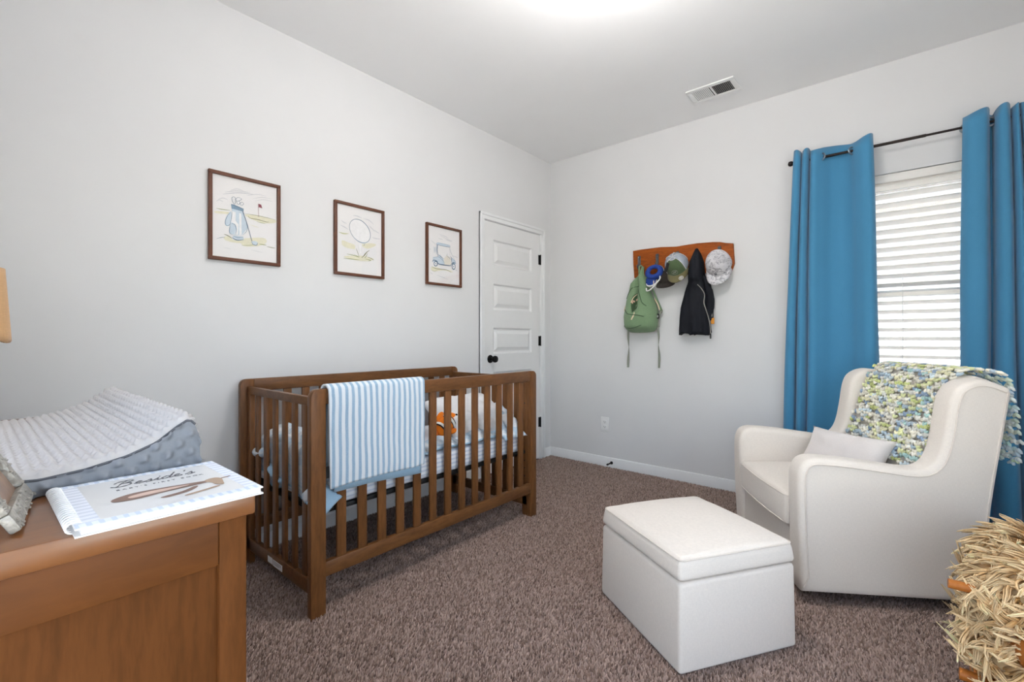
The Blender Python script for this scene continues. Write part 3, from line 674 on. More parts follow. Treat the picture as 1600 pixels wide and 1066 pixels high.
b = bmesh.new(); tube(b, smooth_path([(.0048*math.cos(a), -.008-.0010*a, .0048*math.sin(a)) for a in np.linspace(0, 2*PI*9, 90)], 1), .0013, 5); obj('spring', b, 'black', t)
b = bmesh.new(); lathe(b, [(0, .064), (.0075, .064), (.0085, .072), (.007, .08), (0, .081)], 14, RY_); obj('bumper', b, 'blackplastic', t)
# ------------------------------------------------------------------ crib
cr = thing('crib', 'walnut brown slatted wooden crib standing against the left wall', 'crib', (.43, -1.975, 0))
def cpart(name, *a, m='crib', bev=.003, **k): return obj(name, B(*a, bev=bev, **k), m, cr, world=True)
CY0, CY1, CX0, CX1 = -2.690, -1.260, .055, .800
def post(x0, x1, y0, y1, out):
    b = bmesh.new(); r = .032; z1 = .900; P = [(y0, 0), (y1, 0)]
    arc = [(r*(1-math.cos(a)), r*(math.sin(a))) for a in np.linspace(0, PI/2, 7)]
    if out < 0: P += [(y1, z1)]+[(y0+dx, z1-r+dz) for dx, dz in reversed(arc)]
    else: P += [(y1-dx, z1-r+dz) for dx, dz in arc]+[(y0, z1)]
    prism(b, P, x0, x1, lambda u, v, w: (w, u, v), bev=.004)
    return obj('post', b, 'cribv', cr, world=True)
posts = [post(CX1-.033, CX1, CY0, CY0+.062, -1), post(CX1-.033, CX1, CY1-.054, CY1, 1), post(CX0, CX0+.033, CY0, CY0+.062, -1), post(CX0, CX0+.033, CY1-.054, CY1, 1)]
yA, yB = CY0+.062, CY1-.054
for x0, x1 in ((CX1-.031, CX1-.003), (CX0+.003, CX0+.031)):
    cpart('top_rail', x0, x1, yA, yB, .838, .900, bev=.005); cpart('bottom_rail', x0, x1, yA, yB, .152, .212, bev=.005)
    for k in range(13):
        y = -2.556+k*.0967; cpart('slat', (x0+x1)/2-.007, (x0+x1)/2+.007, y-.0205, y+.0205, .212, .838, m='cribv', bev=.0025)
for y0, y1, ins in ((CY0+.028, CY0+.052, -1), (CY1-.052, CY1-.028, 1)):
    cpart('end_top_rail', CX0+.033, CX1-.033, y0, y1, .828, .864, bev=.004)
    e = cpart('end_bottom_rail', CX0+.033, CX1-.033, y0, y1, .070, .130, bev=.004)
    for x0, x1 in ((CX0+.033, CX0+.072), (CX1-.072, CX1-.033)):
        s_ = cpart('stile', x0, x1, y0, y1, .0, .828, m='cribv', bev=.002)
        for z in (.70, .30, .25, .345):
            bb = bmesh.new(); lathe(bb, [(0, 0), (.0045, 0), (.0045, .0008), (0, .0008)], 8, Matrix.Translation(((x0+x1)/2, (y0 if ins > 0 else y1), z)) @ Matrix.Rotation(PI/2*ins, 4, 'X')); obj('bolt_hole_shade', bb, 'blackplastic', s_, world=True)  # black discs standing in for the shade inside the holes
    for k in range(6):
        x = .195+k*.0953; cpart('end_slat', x-.018, x+.018, (y0+y1)/2-.007, (y0+y1)/2+.007, .130, .828, m='cribv', bev=.0025)
    if ins < 0:
        for x0, x1, z0, z1 in ((.334, .384, .084, .112), (.389, .482, .082, .110)):
            s_ = obj('warning_label', B(x0, x1, y0-.0008, y0, z0, z1), 'paper', e, world=True, sharp=None, label='small white printed sticker')
        bb = bmesh.new()
        for z in (.104, .098, .092): box(bb, .397, .472-(.02 if z < .095 else 0), y0-.0011, y0-.0008, z-.0012, z+.0006)
        obj('print_line', bb, 'ink', e, world=True, sharp=None)
bb = bmesh.new()
for a in ((CX0+.05, CX1-.05, yA-.01, yA+.02), (CX0+.05, CX1-.05, yB-.02, yB+.01), (CX0+.05, CX0+.08, yA, yB), (CX1-.075, CX1-.045, yA, yB)): box(bb, *a, .390, .4085, .003)
for k in range(1, 9): box(bb, CX0+.06, CX1-.06, yA+k*.146-.006, yA+k*.146+.006, .398, .404)
obj('mattress_support', bb, 'blackplastic', cr, world=True)
mt = obj('crib_mattress', B(-.325, .325, -.648, .648, 0, .115, bev=.028, seg=4), 'sheet'); mt.location = (.43, -1.975, .409); tag(mt, 'thin crib mattress in a pale blue striped fitted sheet', 'mattress')
# striped blanket folded over the front rail
def blanket():
    t = thing('striped_blanket', 'blue and white striped plush blanket folded over the crib front rail', 'blanket', (.785, -2.385, .90))
    prof = [(.757, .58), (.756, .75), (.757, .88), (.764, .906), (.786, .914), (.806, .906), (.815, .885), (.818, .78), (.820, .65), (.822, .56), (.820, .508)]
    P = smooth_path([(x, 0, z) for x, z in prof], 6); n = len(P)-1
    def fn(u, v):
        i = round(u*n); p = P[i]; drop = max(0, min(1, (i/n-.45)/.55)) if i/n > .45 else 0
        y0 = -2.628+.008*drop; y1 = -2.148-.006*drop; y = y0+(y1-y0)*v
        w = noise.noise(Vector((y*5, p.z*3, 1.5)))*.008*drop+.004*math.sin(y*26+p.z*5)*drop
        e = .010*(abs(2*v-1)**8)
        z = p.z+(.006*math.sin(v*5)+.012*(v-.5))*drop*(i/n > .8)
        return (p.x+max(w, -.003)-e*.4*drop, y, z)
    b = bmesh.new(); sheet(b, fn, n, 60); obj('top_layer', b, 'stripeblanket', t, world=True, sharp=180, solid=.009)
    def fb(u, v):
        z = .90-.415*u; y = -2.60+.435*v
        z -= .028*max(0, v-.35)*u; return (.8085+.002*math.sin(v*9), y, z)
    b = bmesh.new(); sheet(b, fb, 12, 24); obj('under_layer', b, 'quiltblue', t, world=True, sharp=180, solid=.005, label='plain pale blue reverse side')
blanket()
# crumpled quilt at the left end
def crumple(name, label, cat, x0, x1, y0, y1, z0, hfun, mats, nu=60, nv=60, seed=0, amp=.03, rim=None):
    t = thing(name, label, cat, ((x0+x1)/2, (y0+y1)/2, z0))
    def fn(u, v):
        x = x0+(x1-x0)*u; y = y0+(y1-y0)*v
        n1 = noise.noise(Vector((x*9+seed, y*9, .3))); n2 = 1-abs(noise.noise(Vector((x*13+seed, y*13+4, 2.3))))*2; n3 = noise.noise(Vector((x*30+seed, y*30, 7)))
        e = min(1, 6*min(u, 1-u))*min(1, 6*min(v, 1-v))
        h = hfun(u, v)
        return (x+.02*n1, y+.02*noise.noise(Vector((x*8, y*8+seed, 5))), z0+.004+max(0, h*(.55+.45*e))+(amp*n2*.6+amp*n1*.6+amp*.18*n3)*e*min(1, h*14+.2))
    b = bmesh.new(); sheet(b, fn, nu, nv); o = obj('cloth', b, mats, t, world=True, sharp=180, solid=.008)
    if rim:
        e = [fn(i/40, 0) for i in range(41)]+[fn(1, i/40) for i in range(1, 41)]+[fn(1-i/40, 1) for i in range(1, 41)]+[fn(0, 1-i/40) for i in range(1, 40)]
        b = bmesh.new(); tube(b, e, .0055, 6, True); obj('binding', b, rim, t, world=True)
    return t
q = thing('crumpled_quilt', 'white and pale blue quilt heaped at the left end of the crib', 'quilt', (.43, -2.45, .524))
def quiltf(u, v):
    x = .095+.655*u
    n1 = noise.noise(Vector((x*9+3, v*4, .3))); n2 = 1-abs(noise.noise(Vector((x*12+3, v*5+4, 2.3))))*2; n3 = noise.noise(Vector((x*30, v*14, 7)))
    top = .095+.075*math.exp(-((u-.62)/.34)**2)+.02*math.sin(u*9)
    if v < .26:
        k = v/.26; lo = .47 if u < .2 else (.435+.02*math.sin(u*13))
        return (x, -2.628+.004*n1-.003*math.sin(PI*k), lo+(.524+top*.55-lo)*k+.006*n1*k)
    k = (v-.26)/.74; y = -2.628+.40*k**.9+.012*n1
    e = min(1, 6*min(u, 1-u)+.8)
    h = top*math.exp(-((k-.22)/.42)**2)*(1+.25*(k < .22)) if k > .22 else top*(.55+.45*math.sin(k/.22*PI/2))
    return (x+.012*n3, y, .527+max(.002, (h+.030*n2*.7+.02*n1+.006*n3)*e*(1-.85*k**3)))
b = bmesh.new(); sheet(b, quiltf, 70, 70); obj('cloth', b, 'quilt', q, world=True, sharp=180, solid=.008)
b = bmesh.new(); tube(b, [Vector(quiltf(i/60, 0))+Vector((0, -.002, 0)) for i in range(61)], .005, 6); obj('binding', b, 'quiltblue', q, world=True)
def roll(pts, r, m):
    b = bmesh.new(); P = smooth_path(pts, 5); n_ = len(P)
    tube(b, P, [r*(.55+.45*math.sin(PI*(.12+.76*i/(n_-1))))*(1+.16*noise.noise(Vector((i*.5, r*90, 2)))) for i in range(n_)], 12); obj('quilt_fold', b, m, q, world=True, sharp=180)
roll([(.105, -2.628, .545), (.16, -2.635, .548), (.23, -2.630, .560), (.31, -2.61, .585)], .024, 'quilt')
roll([(.16, -2.60, .595), (.24, -2.605, .615), (.34, -2.60, .63), (.45, -2.58, .64)], .028, 'quilt')
roll([(.25, -2.632, .53), (.30, -2.640, .50), (.36, -2.638, .47), (.42, -2.632, .455)], .016, 'quiltblue')
# its corners poke out between the slats
for mat_, w_, c_, rots in (('quiltblue', .105, (.772, -2.622, .452), (70, 84, 45)), ('quilt', .055, (.705, -2.655, .462), (4, 84, 40))):
    b = bmesh.new(); cushion(b, w_, w_*.95, .030, Matrix.Translation(c_) @ Matrix.Rotation(math.radians(rots[0]), 4, 'Z') @ Matrix.Rotation(math.radians(rots[1]), 4, 'X') @ Matrix.Rotation(math.radians(rots[2]), 4, 'Z'), 14, .10, .02, 4)
    obj('loose_corner', b, mat_, q, world=True, sharp=180)
# pillow and muslin at the right end, striped fish toy
b = bmesh.new()
cushion(b, .50, .36, .15, Matrix.Rotation(math.radians(90), 4, 'Z') @ Matrix.Rotation(math.radians(31), 4, 'X'), 26, .06, .035, 5)
pw = obj('crib_pillow', b, 'whitecotton', sharp=180); pw.location = (.55, -1.585, .635); tag(pw, 'plump white pillow propped at the right end of the crib', 'pillow')
b = bmesh.new()
cushion(b, .20, .30, .05, Matrix.Rotation(math.radians(90), 4, 'Z') @ Matrix.Rotation(math.radians(38), 4, 'X'), 22, .04, .05, 15)
pw2 = obj('muslin_wrap', b, 'muslin', sharp=180); pw2.location = (.665, -1.43, .600); tag(pw2, 'crumpled pale blue and white muslin in the crib corner by the door', 'blanket')
crumple('pale_blue_throw', 'pale blue and white throw bunched along the crib front slats below the pillow', 'blanket', .60, .752, -2.10, -1.34, .524,
        lambda u, v: .045*math.exp(-((u-.6)/.5)**2)*(.6+.5*math.sin(v*9)**2), 'muslin', 30, 80, seed=11, amp=.026, rim='quiltblue')
f = thing('fish_toy', 'orange and white striped plush fish toy lying in the crib', 'toy', (.60, -1.835, .615))
RF = Matrix.Rotation(math.radians(25), 3, 'X') @ Matrix.Rotation(math.radians(12), 3, 'Z')
def fpart(name, c, r, m, **k):
    b = bmesh.new(); ellipsoid(b, RF @ Vector(c), r, RF, 3, **k); return obj(name, b, m, f, sharp=180)
fpart('body', (0, 0, 0), (.055, .075, .060), 'orange')
for y, rr in ((.018, .0605), (-.044, .0505)):
    for m, w, g in (('blackplush', .017, 1.0), ('whiteplush', .012, 1.018)):
        b = bmesh.new(); lathe(b, [(rr*g*.955*.99, -w), (rr*g, -w*.6), (rr*g, w*.6), (rr*g*.955*.99, w)], 28, RF.to_4x4() @ Matrix.Translation((0, y, 0)) @ Matrix.Rotation(PI/2, 4, 'X') @ Matrix.Diagonal((.93, 1.01, 1, 1))); obj('band', b, m, f, sharp=180)
fpart('snout', (.0, .070, -.004), (.040, .036, .042), 'orange')
fpart('tail', (0, -.105, .012), (.012, .035, .040), 'orange'); fpart('fin', (0, -.005, .066), (.010, .034, .020), 'orange'); fpart('fin', (.052, -.006, -.028), (.020, .026, .012), 'orange')
fpart('eye', (.034, .086, .016), (.006, .006, .008), 'blackplush')
# ------------------------------------------------------------------ live-edge hook board
hb = thing('hook_board', 'live edge wooden board with iron hooks mounted on the back wall', 'hook rack', (1.23, 0, 1.70))
top = [(.847, 1.813), (.905, 1.816), (.972, 1.816), (1.08, 1.815), (1.15, 1.808), (1.206, 1.803), (1.296, 1.807), (1.36, 1.808), (1.412, 1.805), (1.47, 1.802), (1.523, 1.795), (1.565, 1.782), (1.608, 1.774)]
bot = [(1.612, 1.70), (1.616, 1.633), (1.606, 1.60), (1.592, 1.575), (1.52, 1.568), (1.44, 1.575), (1.36, 1.590), (1.28, 1.585), (1.19, 1.592), (1.10, 1.582), (1.02, 1.590), (.94, 1.584), (.858, 1.592), (.850, 1.70)]
b = bmesh.new(); prism(b, [(x, z) for x, z in top+bot], -.032, -.002, lambda u, v, w: (u, w, v), .004); obj('board', b, 'board', hb, world=True)
for x in (.905, 1.055, 1.215, 1.36, 1.52):
    b = bmesh.new(); z = 1.755
    tube(b, smooth_path([(x-.008, -.036, z+.004), (x-.006, -.038, z-.06), (x+.002, -.040, z-.085), (x+.004, -.060, z-.098), (x+.004, -.076, z-.085), (x+.003, -.080, z-.066)], 5), .0055, 8)
    tube(b, smooth_path([(x+.007, -.035, z+.006), (x+.005, -.037, z-.05), (x+.001, -.040, z-.08)], 5), .004, 8)
    lathe(b, [(0, 0), (.008, 0), (.006, .006), (0, .007)], 10, Matrix.Translation((x, -.036, z-.005)) @ Matrix.Rotation(PI/2, 4, 'X'))
    box(b, x-.012, x+.011, -.0355, -.031, z-.07, z+.010, .002)
    obj('hook', b, 'iron', hb, world=True)
# backpack
bp = thing('backpack', 'small sage green canvas backpack hanging from the leftmost hook', 'backpack', (.93, -.05, 1.16))
BL = [(1.673, .925), (1.617, .914), (1.585, .879), (1.543, .838), (1.439, .815), (1.37, .803), (1.277, .788), (1.182, .803), (1.156, .830)]
BR = [(1.673, .946), (1.617, .946), (1.585, .963), (1.543, .982), (1.439, 1.020), (1.37, 1.052), (1.277, 1.078), (1.20, 1.066), (1.156, 1.036)]
def interp(T, z):
    zs_ = [a for a, _ in T][::-1]; vs = [c for _, c in T][::-1]; return float(np.interp(z, zs_, vs))
def bpsurf(v, a):
    z = 1.673-(1.673-1.156)*v; l, r = interp(BL, z), interp(BR, z); c = (l+r)/2; hw = (r-l)/2
    D = .018+.115*min(1, (v/.75))**1.1; D *= (1 if v < .93 else max(.35, 1-(v-.93)/.07*.6))
    x = c+hw*math.cos(a); s_ = math.sin(a)
    y = -.040-D*max(0, s_)**.75 if s_ > 0 else -.040+.02*(-s_)
    if s_ > 0:
        cx = .905+.03*(v-.3)
        g = math.exp(-((x-cx)/.016)**2)*max(0, min(1, (v-.1)/.2))*max(0, min(1, (.78-v)/.15)); y += .060*g*s_
        y += .006*noise.noise(Vector((x*22, z*14, 1)))+.004*math.sin((x*40+z*30))*s_+.010*noise.noise(Vector((x*9, z*9, 8)))
    z2 = z-.012*max(0, s_)*(v > .9)*(v-.9)*10
    return Vector((x, y, z2))
b = bmesh.new(); rings = []
for i in range(49):
    rings.append([b.verts.new(bpsurf(i/48, 2*PI*k/48)) for k in range(48)])
for A, C in zip(rings, rings[1:]):
    for k in range(48): b.faces.new((A[k], A[(k+1) % 48], C[(k+1) % 48], C[k]))
b.faces.new(rings[0][::-1]); b.faces.new(rings[-1]); bmesh.ops.recalc_face_normals(b, faces=b.faces[:])
obj('body', b, 'canvas', bp, world=True, sharp=180)
def onbag(x, z, out=.003):
    v = (1.673-z)/(1.673-1.156); l, r = interp(BL, z), interp(BR, z); c = (l+r)/2; hw = (r-l)/2
    a = math.acos(max(-.98, min(.98, (x-c)/hw))); p = bpsurf(v, a); return p+Vector((0, -out, 0))
for pts in ([(.905, 1.520), (.870, 1.500), (.835, 1.462), (.818, 1.42)], [(.912, 1.508), (.935, 1.47), (.955, 1.42), (.978, 1.378), (1.01, 1.352)], [(.822, 1.33), (.86, 1.298), (.90, 1.288), (.95, 1.282), (1.0, 1.27)], [(.82, 1.20), (.87, 1.185), (.93, 1.19), (.98, 1.205)]):
    b = bmesh.new(); tube(b, smooth_path([onbag(x, z) for x, z in pts], 8), .0032, 6); obj('seam', b, 'canvasdark', bp, world=True)
b = bmesh.new(); tube(b, smooth_path([(.936, -.046, 1.668), (.934, -.058, 1.678), (.922, -.07, 1.672), (.914, -.06, 1.63), (.912, -.05, 1.60)], 6), .006, 8); tube(b, smooth_path([(.936, -.046, 1.668), (.946, -.06, 1.66), (.952, -.055, 1.60)], 6), .006, 8); obj('top_loop', b, 'canvas', bp, world=True)
for pts in ([(.903, 1.452), (.892, 1.425), (.882, 1.385)], [(.914, 1.305), (.922, 1.28), (.908, 1.245)], [(.918, 1.30), (.916, 1.27), (.905, 1.248)]):
    b = bmesh.new(); tube(b, smooth_path([onbag(x, z, .006) for x, z in pts], 6), .0035, 6); obj('zip_pull', b, 'creamcord', bp, world=True)
b = bmesh.new()
for x, z, a in ((.896, 1.395, .4), (.906, 1.405, -.7), (.890, 1.388, 1.2)): box(b, -.012, .012, -.002, .002, -.006, .006, .001, mat=Matrix.Translation(onbag(x, z, .008)) @ Matrix.Rotation(a, 4, 'Y'))
obj('tag', b, 'pinktag', bp, world=True)
b = bmesh.new(); sheet(b, lambda u, v: onbag(.902+.018*(v-.45)*0+(.030*math.sin(PI*u**.8))*(v-.5)*1.5, 1.462-.16*u, .0025), 14, 6); obj('opening', b, 'canvasdark', bp, world=True, sharp=180)  # dark sheet laid on the front for the shaded gap between the lobes
b = bmesh.new(); tube(b, smooth_path([(.800, -.035, 1.39), (.790, -.05, 1.36), (.785, -.055, 1.33), (.800, -.05, 1.31)], 6), .004, 6); obj('side_cord', b, 'creamcord', bp, world=True)
b = bmesh.new()
sheet(b, lambda u, v: (.958+.135*u+.012*math.sin(u*PI)-.004*(v-.5), -.035-.02*math.sin(u*PI)+.012*(v-.5), 1.60-.29*u+.024*(v-.5)), 20, 3); obj('shoulder_strap', b, 'canvas', bp, world=True, solid=.008, sharp=180)
b = bmesh.new(); tube(b, smooth_path([(1.045, -.06, 1.41), (1.075, -.07, 1.36), (1.09, -.075, 1.32)], 6), .005, 6); obj('strap_piping', b, 'creamcord', bp, world=True)
b = bmesh.new(); sheet(b, lambda u, v: (1.090-.006*math.sin(u*PI)-.028*u+.024*(v-.5), -.04-.02*math.sin(u*PI), 1.318-.13*u), 12, 3); obj('shoulder_strap', b, 'strapgreen', bp, world=True, solid=.006, sharp=180)
b = bmesh.new(); box(b, -.017, .017, -.003, .003, -.019, .019, .003, mat=Matrix.Translation((1.078, -.082, 1.272)) @ Matrix.Rotation(-.45, 4, 'Z')); pt_ = obj('patch', b, 'blackplastic', bp, world=True, label='black label patch')
b = bmesh.new()
for dz, w in ((.006, .010), (-.001, .011), (-.007, .008)): box(b, -w, w, -.0038, -.003, dz-.0022, dz+.0022, mat=Matrix.Translation((1.078, -.082, 1.272)) @ Matrix.Rotation(-.45, 4, 'Z'))
obj('patch_print', b, 'whitecloth', pt_, world=True, sharp=None)
for pts in ([(.812, -.045, 1.165), (.806, -.03, 1.10), (.808, -.025, 1.02), (.802, -.022, .94), (.798, -.02, .862)], [(1.060, -.045, 1.20), (1.064, -.03, 1.12), (1.060, -.024, 1.04), (1.066, -.022, .96), (1.062, -.02, .868)]):
    P = smooth_path(pts, 8); n = len(P)-1
    b = bmesh.new(); sheet(b, lambda u, v: (P[round(u*n)].x+.019*(v-.5)*math.cos(u*4), P[round(u*n)].y+.019*(v-.5)*math.sin(u*4)*.7, P[round(u*n)].z), n, 2); obj('hanging_strap', b, 'strapgreen', bp, world=True, solid=.003, sharp=180)
# caps
def axes(o, up, front):
    u = Vector(up).normalized(); f = Vector(front); f = (f-u*f.dot(u)).normalized(); s_ = u.cross(f)
    return Matrix(((f.x, s_.x, u.x, o[0]), (f.y, s_.y, u.y, o[1]), (f.z, s_.z, u.z, o[2]), (0, 0, 0, 1)))
def capdome(M4, rw, rl, h, sel, n=40, m=18, off=0, peak=0):
    b = bmesh.new(); V = []
    for i in range(m+1):
        t = i/m*PI/2; row = []
        for k in range(n):
            a = 2*PI*k/n; cr_ = math.cos(t)**.72; g = .0018*abs(math.sin(3*a))*math.sin(2*t)
            zz = h*math.sin(t)+peak*max(0, math.sin(t))**8
            p = Vector(((rl+off)*math.cos(a)*cr_, (rw+off)*math.sin(a)*cr_, zz+off)); row.append(p*(1+g*4))
        V.append(row)
    vs = [[b.verts.new(M4 @ p) for p in row] for row in V]
    for i in range(m):
        for k in range(n):
            if sel((k+.5)/n*2*PI, (i+.5)/m):
                b.faces.new((vs[i][k], vs[i][(k+1) % n], vs[i+1][(k+1) % n], vs[i+1][k]))
    bmesh.ops.delete(b, geom=[v for v in b.verts if not v.link_faces], context='VERTS'); bmesh.ops.remove_doubles(b, verts=b.verts[:], dist=1e-5)
    return b
def dpt(M4, rw, rl, h, a, e, off=.002):
    t = e*PI/2; c = math.cos(t)**.72; return M4 @ Vector(((rl+off)*math.cos(a)*c, (rw+off)*math.sin(a)*c, h*math.sin(t)+off))
def brim(M4, rw, rl, ln, spread=1.15, drop=.02, cup=.012):
    b = bmesh.new()
    def fn(u, v):
        a = (u-.5)*2*spread; p0 = Vector((rl*math.cos(a), rw*math.sin(a), 0)); k = math.cos(a*PI/2/spread)**.55
        x = p0.x+ln*v*k; y = p0.y*(1+.10*v*k); return M4 @ Vector((x, y, -drop*v*v-cup*(abs(y)/rw)**2*v+.002))
    sheet(b, fn, 28, 8); return b
def cap(name, label, o, up, front, rw, rl, h, ln, m, mb, peak=0, spread=1.15):
    t = thing(name, label, 'cap', o, group='caps on the hook board'); M4 = axes(o, up, front)
    obj('crown', capdome(M4, rw, rl, h, lambda a, e: True, peak=peak), m, t, world=True, sharp=180, solid=.002)
    obj('brim', brim(M4, rw, rl, ln, spread), mb, t, world=True, sharp=180, solid=.004)
    b = bmesh.new(); ellipsoid(b, M4 @ Vector((0, 0, h+peak+.001)), (.006, .006, .004), sub=2); obj('button', b, m, t, world=True)
    return t, M4
# green cap with grey mesh back
o = (1.222, -.055, 1.645); up = (-.05, -.80, .58); fr = (.16, -.55, -.85)
gc = thing('trucker_cap', 'green cap with grey mesh back, white seams and olive brim', 'cap', o, group='caps on the hook board'); M4 = axes(o, up, fr); rw, rl, hh = .084, .094, .105
front = lambda a, e: (a < .95 or a > 2*PI-.95) and e < .86
obj('front_panel', capdome(M4, rw, rl, hh, front, off=.001), 'hatgreen', gc, world=True, sharp=180, solid=.002)
obj('mesh_crown', capdome(M4, rw, rl, hh, lambda a, e: True), 'mesh', gc, world=True, sharp=180, solid=.002)
b = bmesh.new()
for a in (.95, -.95, 2.05, -2.05, PI): tube(b, [dpt(M4, rw, rl, hh, a, e, .003) for e in np.linspace(.02, .97, 16)], .0022, 6)
tube(b, [dpt(M4, rw, rl, hh, a, .86-.0*a, .003) for a in np.linspace(-.95, .95, 14)], .0022, 6)
obj('white_seam', b, 'whitecloth', gc, world=True)
br = obj('brim', brim(M4, rw, rl, .062, 1.2, .012), 'olive', gc, world=True, sharp=180, solid=.004)
b = bmesh.new(); ellipsoid(b, M4 @ Vector((0, 0, hh)), (.007, .007, .004), sub=2); obj('button', b, 'whitecloth', gc, world=True)
# stitched emblem on the front, round sticker on the brim, black tag
def ringpts(c, r, ax, ay, n=24): return [c+ax*math.cos(2*PI*k/n)*r+ay*math.sin(2*PI*k/n)*r*.8 for k in range(n)]
c0 = dpt(M4, rw, rl, hh, 0.0, .20, .005); e1 = (dpt(M4, rw, rl, hh, .06, .20)-dpt(M4, rw, rl, hh, -.06, .20)).normalized(); e2 = (dpt(M4, rw, rl, hh, 0, .28)-dpt(M4, rw, rl, hh, 0, .12)).normalized()
b = bmesh.new(); tube(b, ringpts(c0, .021, e1, e2), .0016, 5, True)
for k in (-1, 0, 1): tube(b, smooth_path([c0+e1*(.010*k-.004)+e2*-.008, c0+e1*(.007*k)+e2*.002, c0+e1*(.010*k+.003)+e2*.009], 4), .0022, 5)
tube(b, [c0-e1*.012-e2*.003, c0+e1*.012+e2*.003], .0018, 5)
obj('emblem', b, 'strapgreen', gc, world=True)
sp_ = M4 @ Vector((rl+.040, .038, .0035)); f1 = (M4.to_3x3() @ Vector((0, 1, 0))); f2 = (M4.to_3x3() @ Vector((1, 0, -.25))).normalized(); f3 = f1.cross(f2).normalized()
b = bmesh.new()
for r in (.0165, .0095): tube(b, ringpts(sp_, r, f1, f2*1.2), .0017, 5, True)
tube(b, ringpts(sp_, .003, f1, f2*1.2, 8), .0018, 5, True); obj('brim_sticker', b, 'whitecloth', br, world=True, label='white concentric ring sticker')
tp = dpt(M4, rw, rl, hh, -.72, .46, .006); g1 = (dpt(M4, rw, rl, hh, -.66, .46)-dpt(M4, rw, rl, hh, -.78, .46)).normalized(); g2 = Vector((.06, -.1, 1)).normalized(); g3 = g1.cross(g2).normalized(); g2 = g3.cross(g1)
TM = Matrix(((g1.x, g3.x, g2.x, tp.x), (g1.y, g3.y, g2.y, tp.y), (g1.z, g3.z, g2.z, tp.z), (0, 0, 0, 1)))
b = bmesh.new(); box(b, -.0145, .0145, -.002, .002, -.034, .034, .0015, mat=TM); tg = obj('black_tag', b, 'blackplastic', gc, world=True, label='black rectangular tag with white print')
b = bmesh.new()
for sgn in (-1,):
    y0 = -.0032
    box(b, -.009, -.001, y0, -.002, .010, .024, mat=TM @ Matrix.Rotation(.3, 4, 'Y')); box(b, .003, .009, y0, -.002, .004, .026, mat=TM)
    t2 = bmesh.new(); tube(t2, [TM @ Vector((.008*math.cos(a), y0, -.004+.008*math.sin(a))) for a in np.linspace(PI*.9, PI*2.1, 10)], .0022, 5); merge(b, t2)
    for zz in (-.019, -.025): box(b, -.009, .009, y0, -.002, zz-.0018, zz+.0018, mat=TM)
obj('tag_print', b, 'whitecloth', tg, world=True, sharp=None)
cap('printed_cap', 'white cap with grey sketchy print hanging at the right end of the board', (1.522, -.052, 1.625), (.02, -.86, .50), (-.03, -.48, -.88), .086, .094, .118, .066, 'whitecap', 'whitecap', .012, 1.3)
b = bmesh.new(); cM = axes((1.522, -.052, 1.625), (.02, -.86, .50), (-.03, -.48, -.88)); c1 = dpt(cM, .086, .094, .118, 0, .10, .004)
box(b, c1.x-.008, c1.x+.008, c1.y-.002, c1.y+.001, c1.z-.005, c1.z+.006, .001); obj('front_mark', b, 'ink', bpy.data.objects['printed_cap'], world=True)
cap('dark_cap', 'dark brown cap hanging half hidden behind the green cap', (1.130, -.020, 1.560), (.02, -.45, .86), (-.05, -.72, -.66), .072, .075, .085, .058, 'darkhat', 'darkhat')
# blue ring hat with white straps
bh = thing('blue_visor', 'small royal blue cap with a round opening and white strap loops', 'cap', (1.06, -.06, 1.62), group='caps on the hook board')
VM = axes((1.058, -.098, 1.612), (.12, -.93, .34), (.35, -.3, -.9)) @ Matrix.Diagonal((.90, 1.04, 1, 1))
b = bmesh.new(); lathe(b, [(.028, .012), (.031, .024), (.040, .032), (.052, .030), (.062, .020), (.067, .006), (.066, -.016), (.058, -.022), (.05, -.012), (.036, .002), (.028, .012)], 36, VM); obj('crown_ring', b, 'blue', bh, world=True, sharp=180)
b = bmesh.new(); sheet(b, lambda u, v: (.998+.075*u-.004*v+.006*math.sin(u*3), -.110-.012*math.sin(u*PI), 1.568-.055*v-.010*u+.012*u*v), 10, 8); obj('brim', b, 'blue', bh, world=True, sharp=180, solid=.005)
b = bmesh.new(); tube(b, [VM @ Vector((.069*math.cos(a), .069*math.sin(a), -.004)) for a in np.linspace(PI*.35, PI*1.35, 24)], .0035, 6); obj('edge_piping', b, 'mesh', bh, world=True)
b = bmesh.new()
tube(b, smooth_path([(.998, -.105, 1.535), (1.010, -.12, 1.512), (1.045, -.13, 1.505), (1.085, -.125, 1.525), (1.108, -.115, 1.555), (1.108, -.11, 1.575), (1.10, -.105, 1.585)], 6), .0055, 8)
tube(b, smooth_path([(.996, -.105, 1.492), (1.004, -.115, 1.472), (1.03, -.123, 1.474), (1.058, -.125, 1.495), (1.078, -.121, 1.515), (1.09, -.11, 1.54)], 6), .0055, 8)
obj('strap_loop', b, 'whitecloth', bh, world=True)
b = bmesh.new(); tube(b, smooth_path([(1.060, -.115, 1.55), (1.062, -.119, 1.535), (1.058, -.115, 1.515)], 5), .004, 6); obj('toggle', b, 'creamcord', bh, world=True)
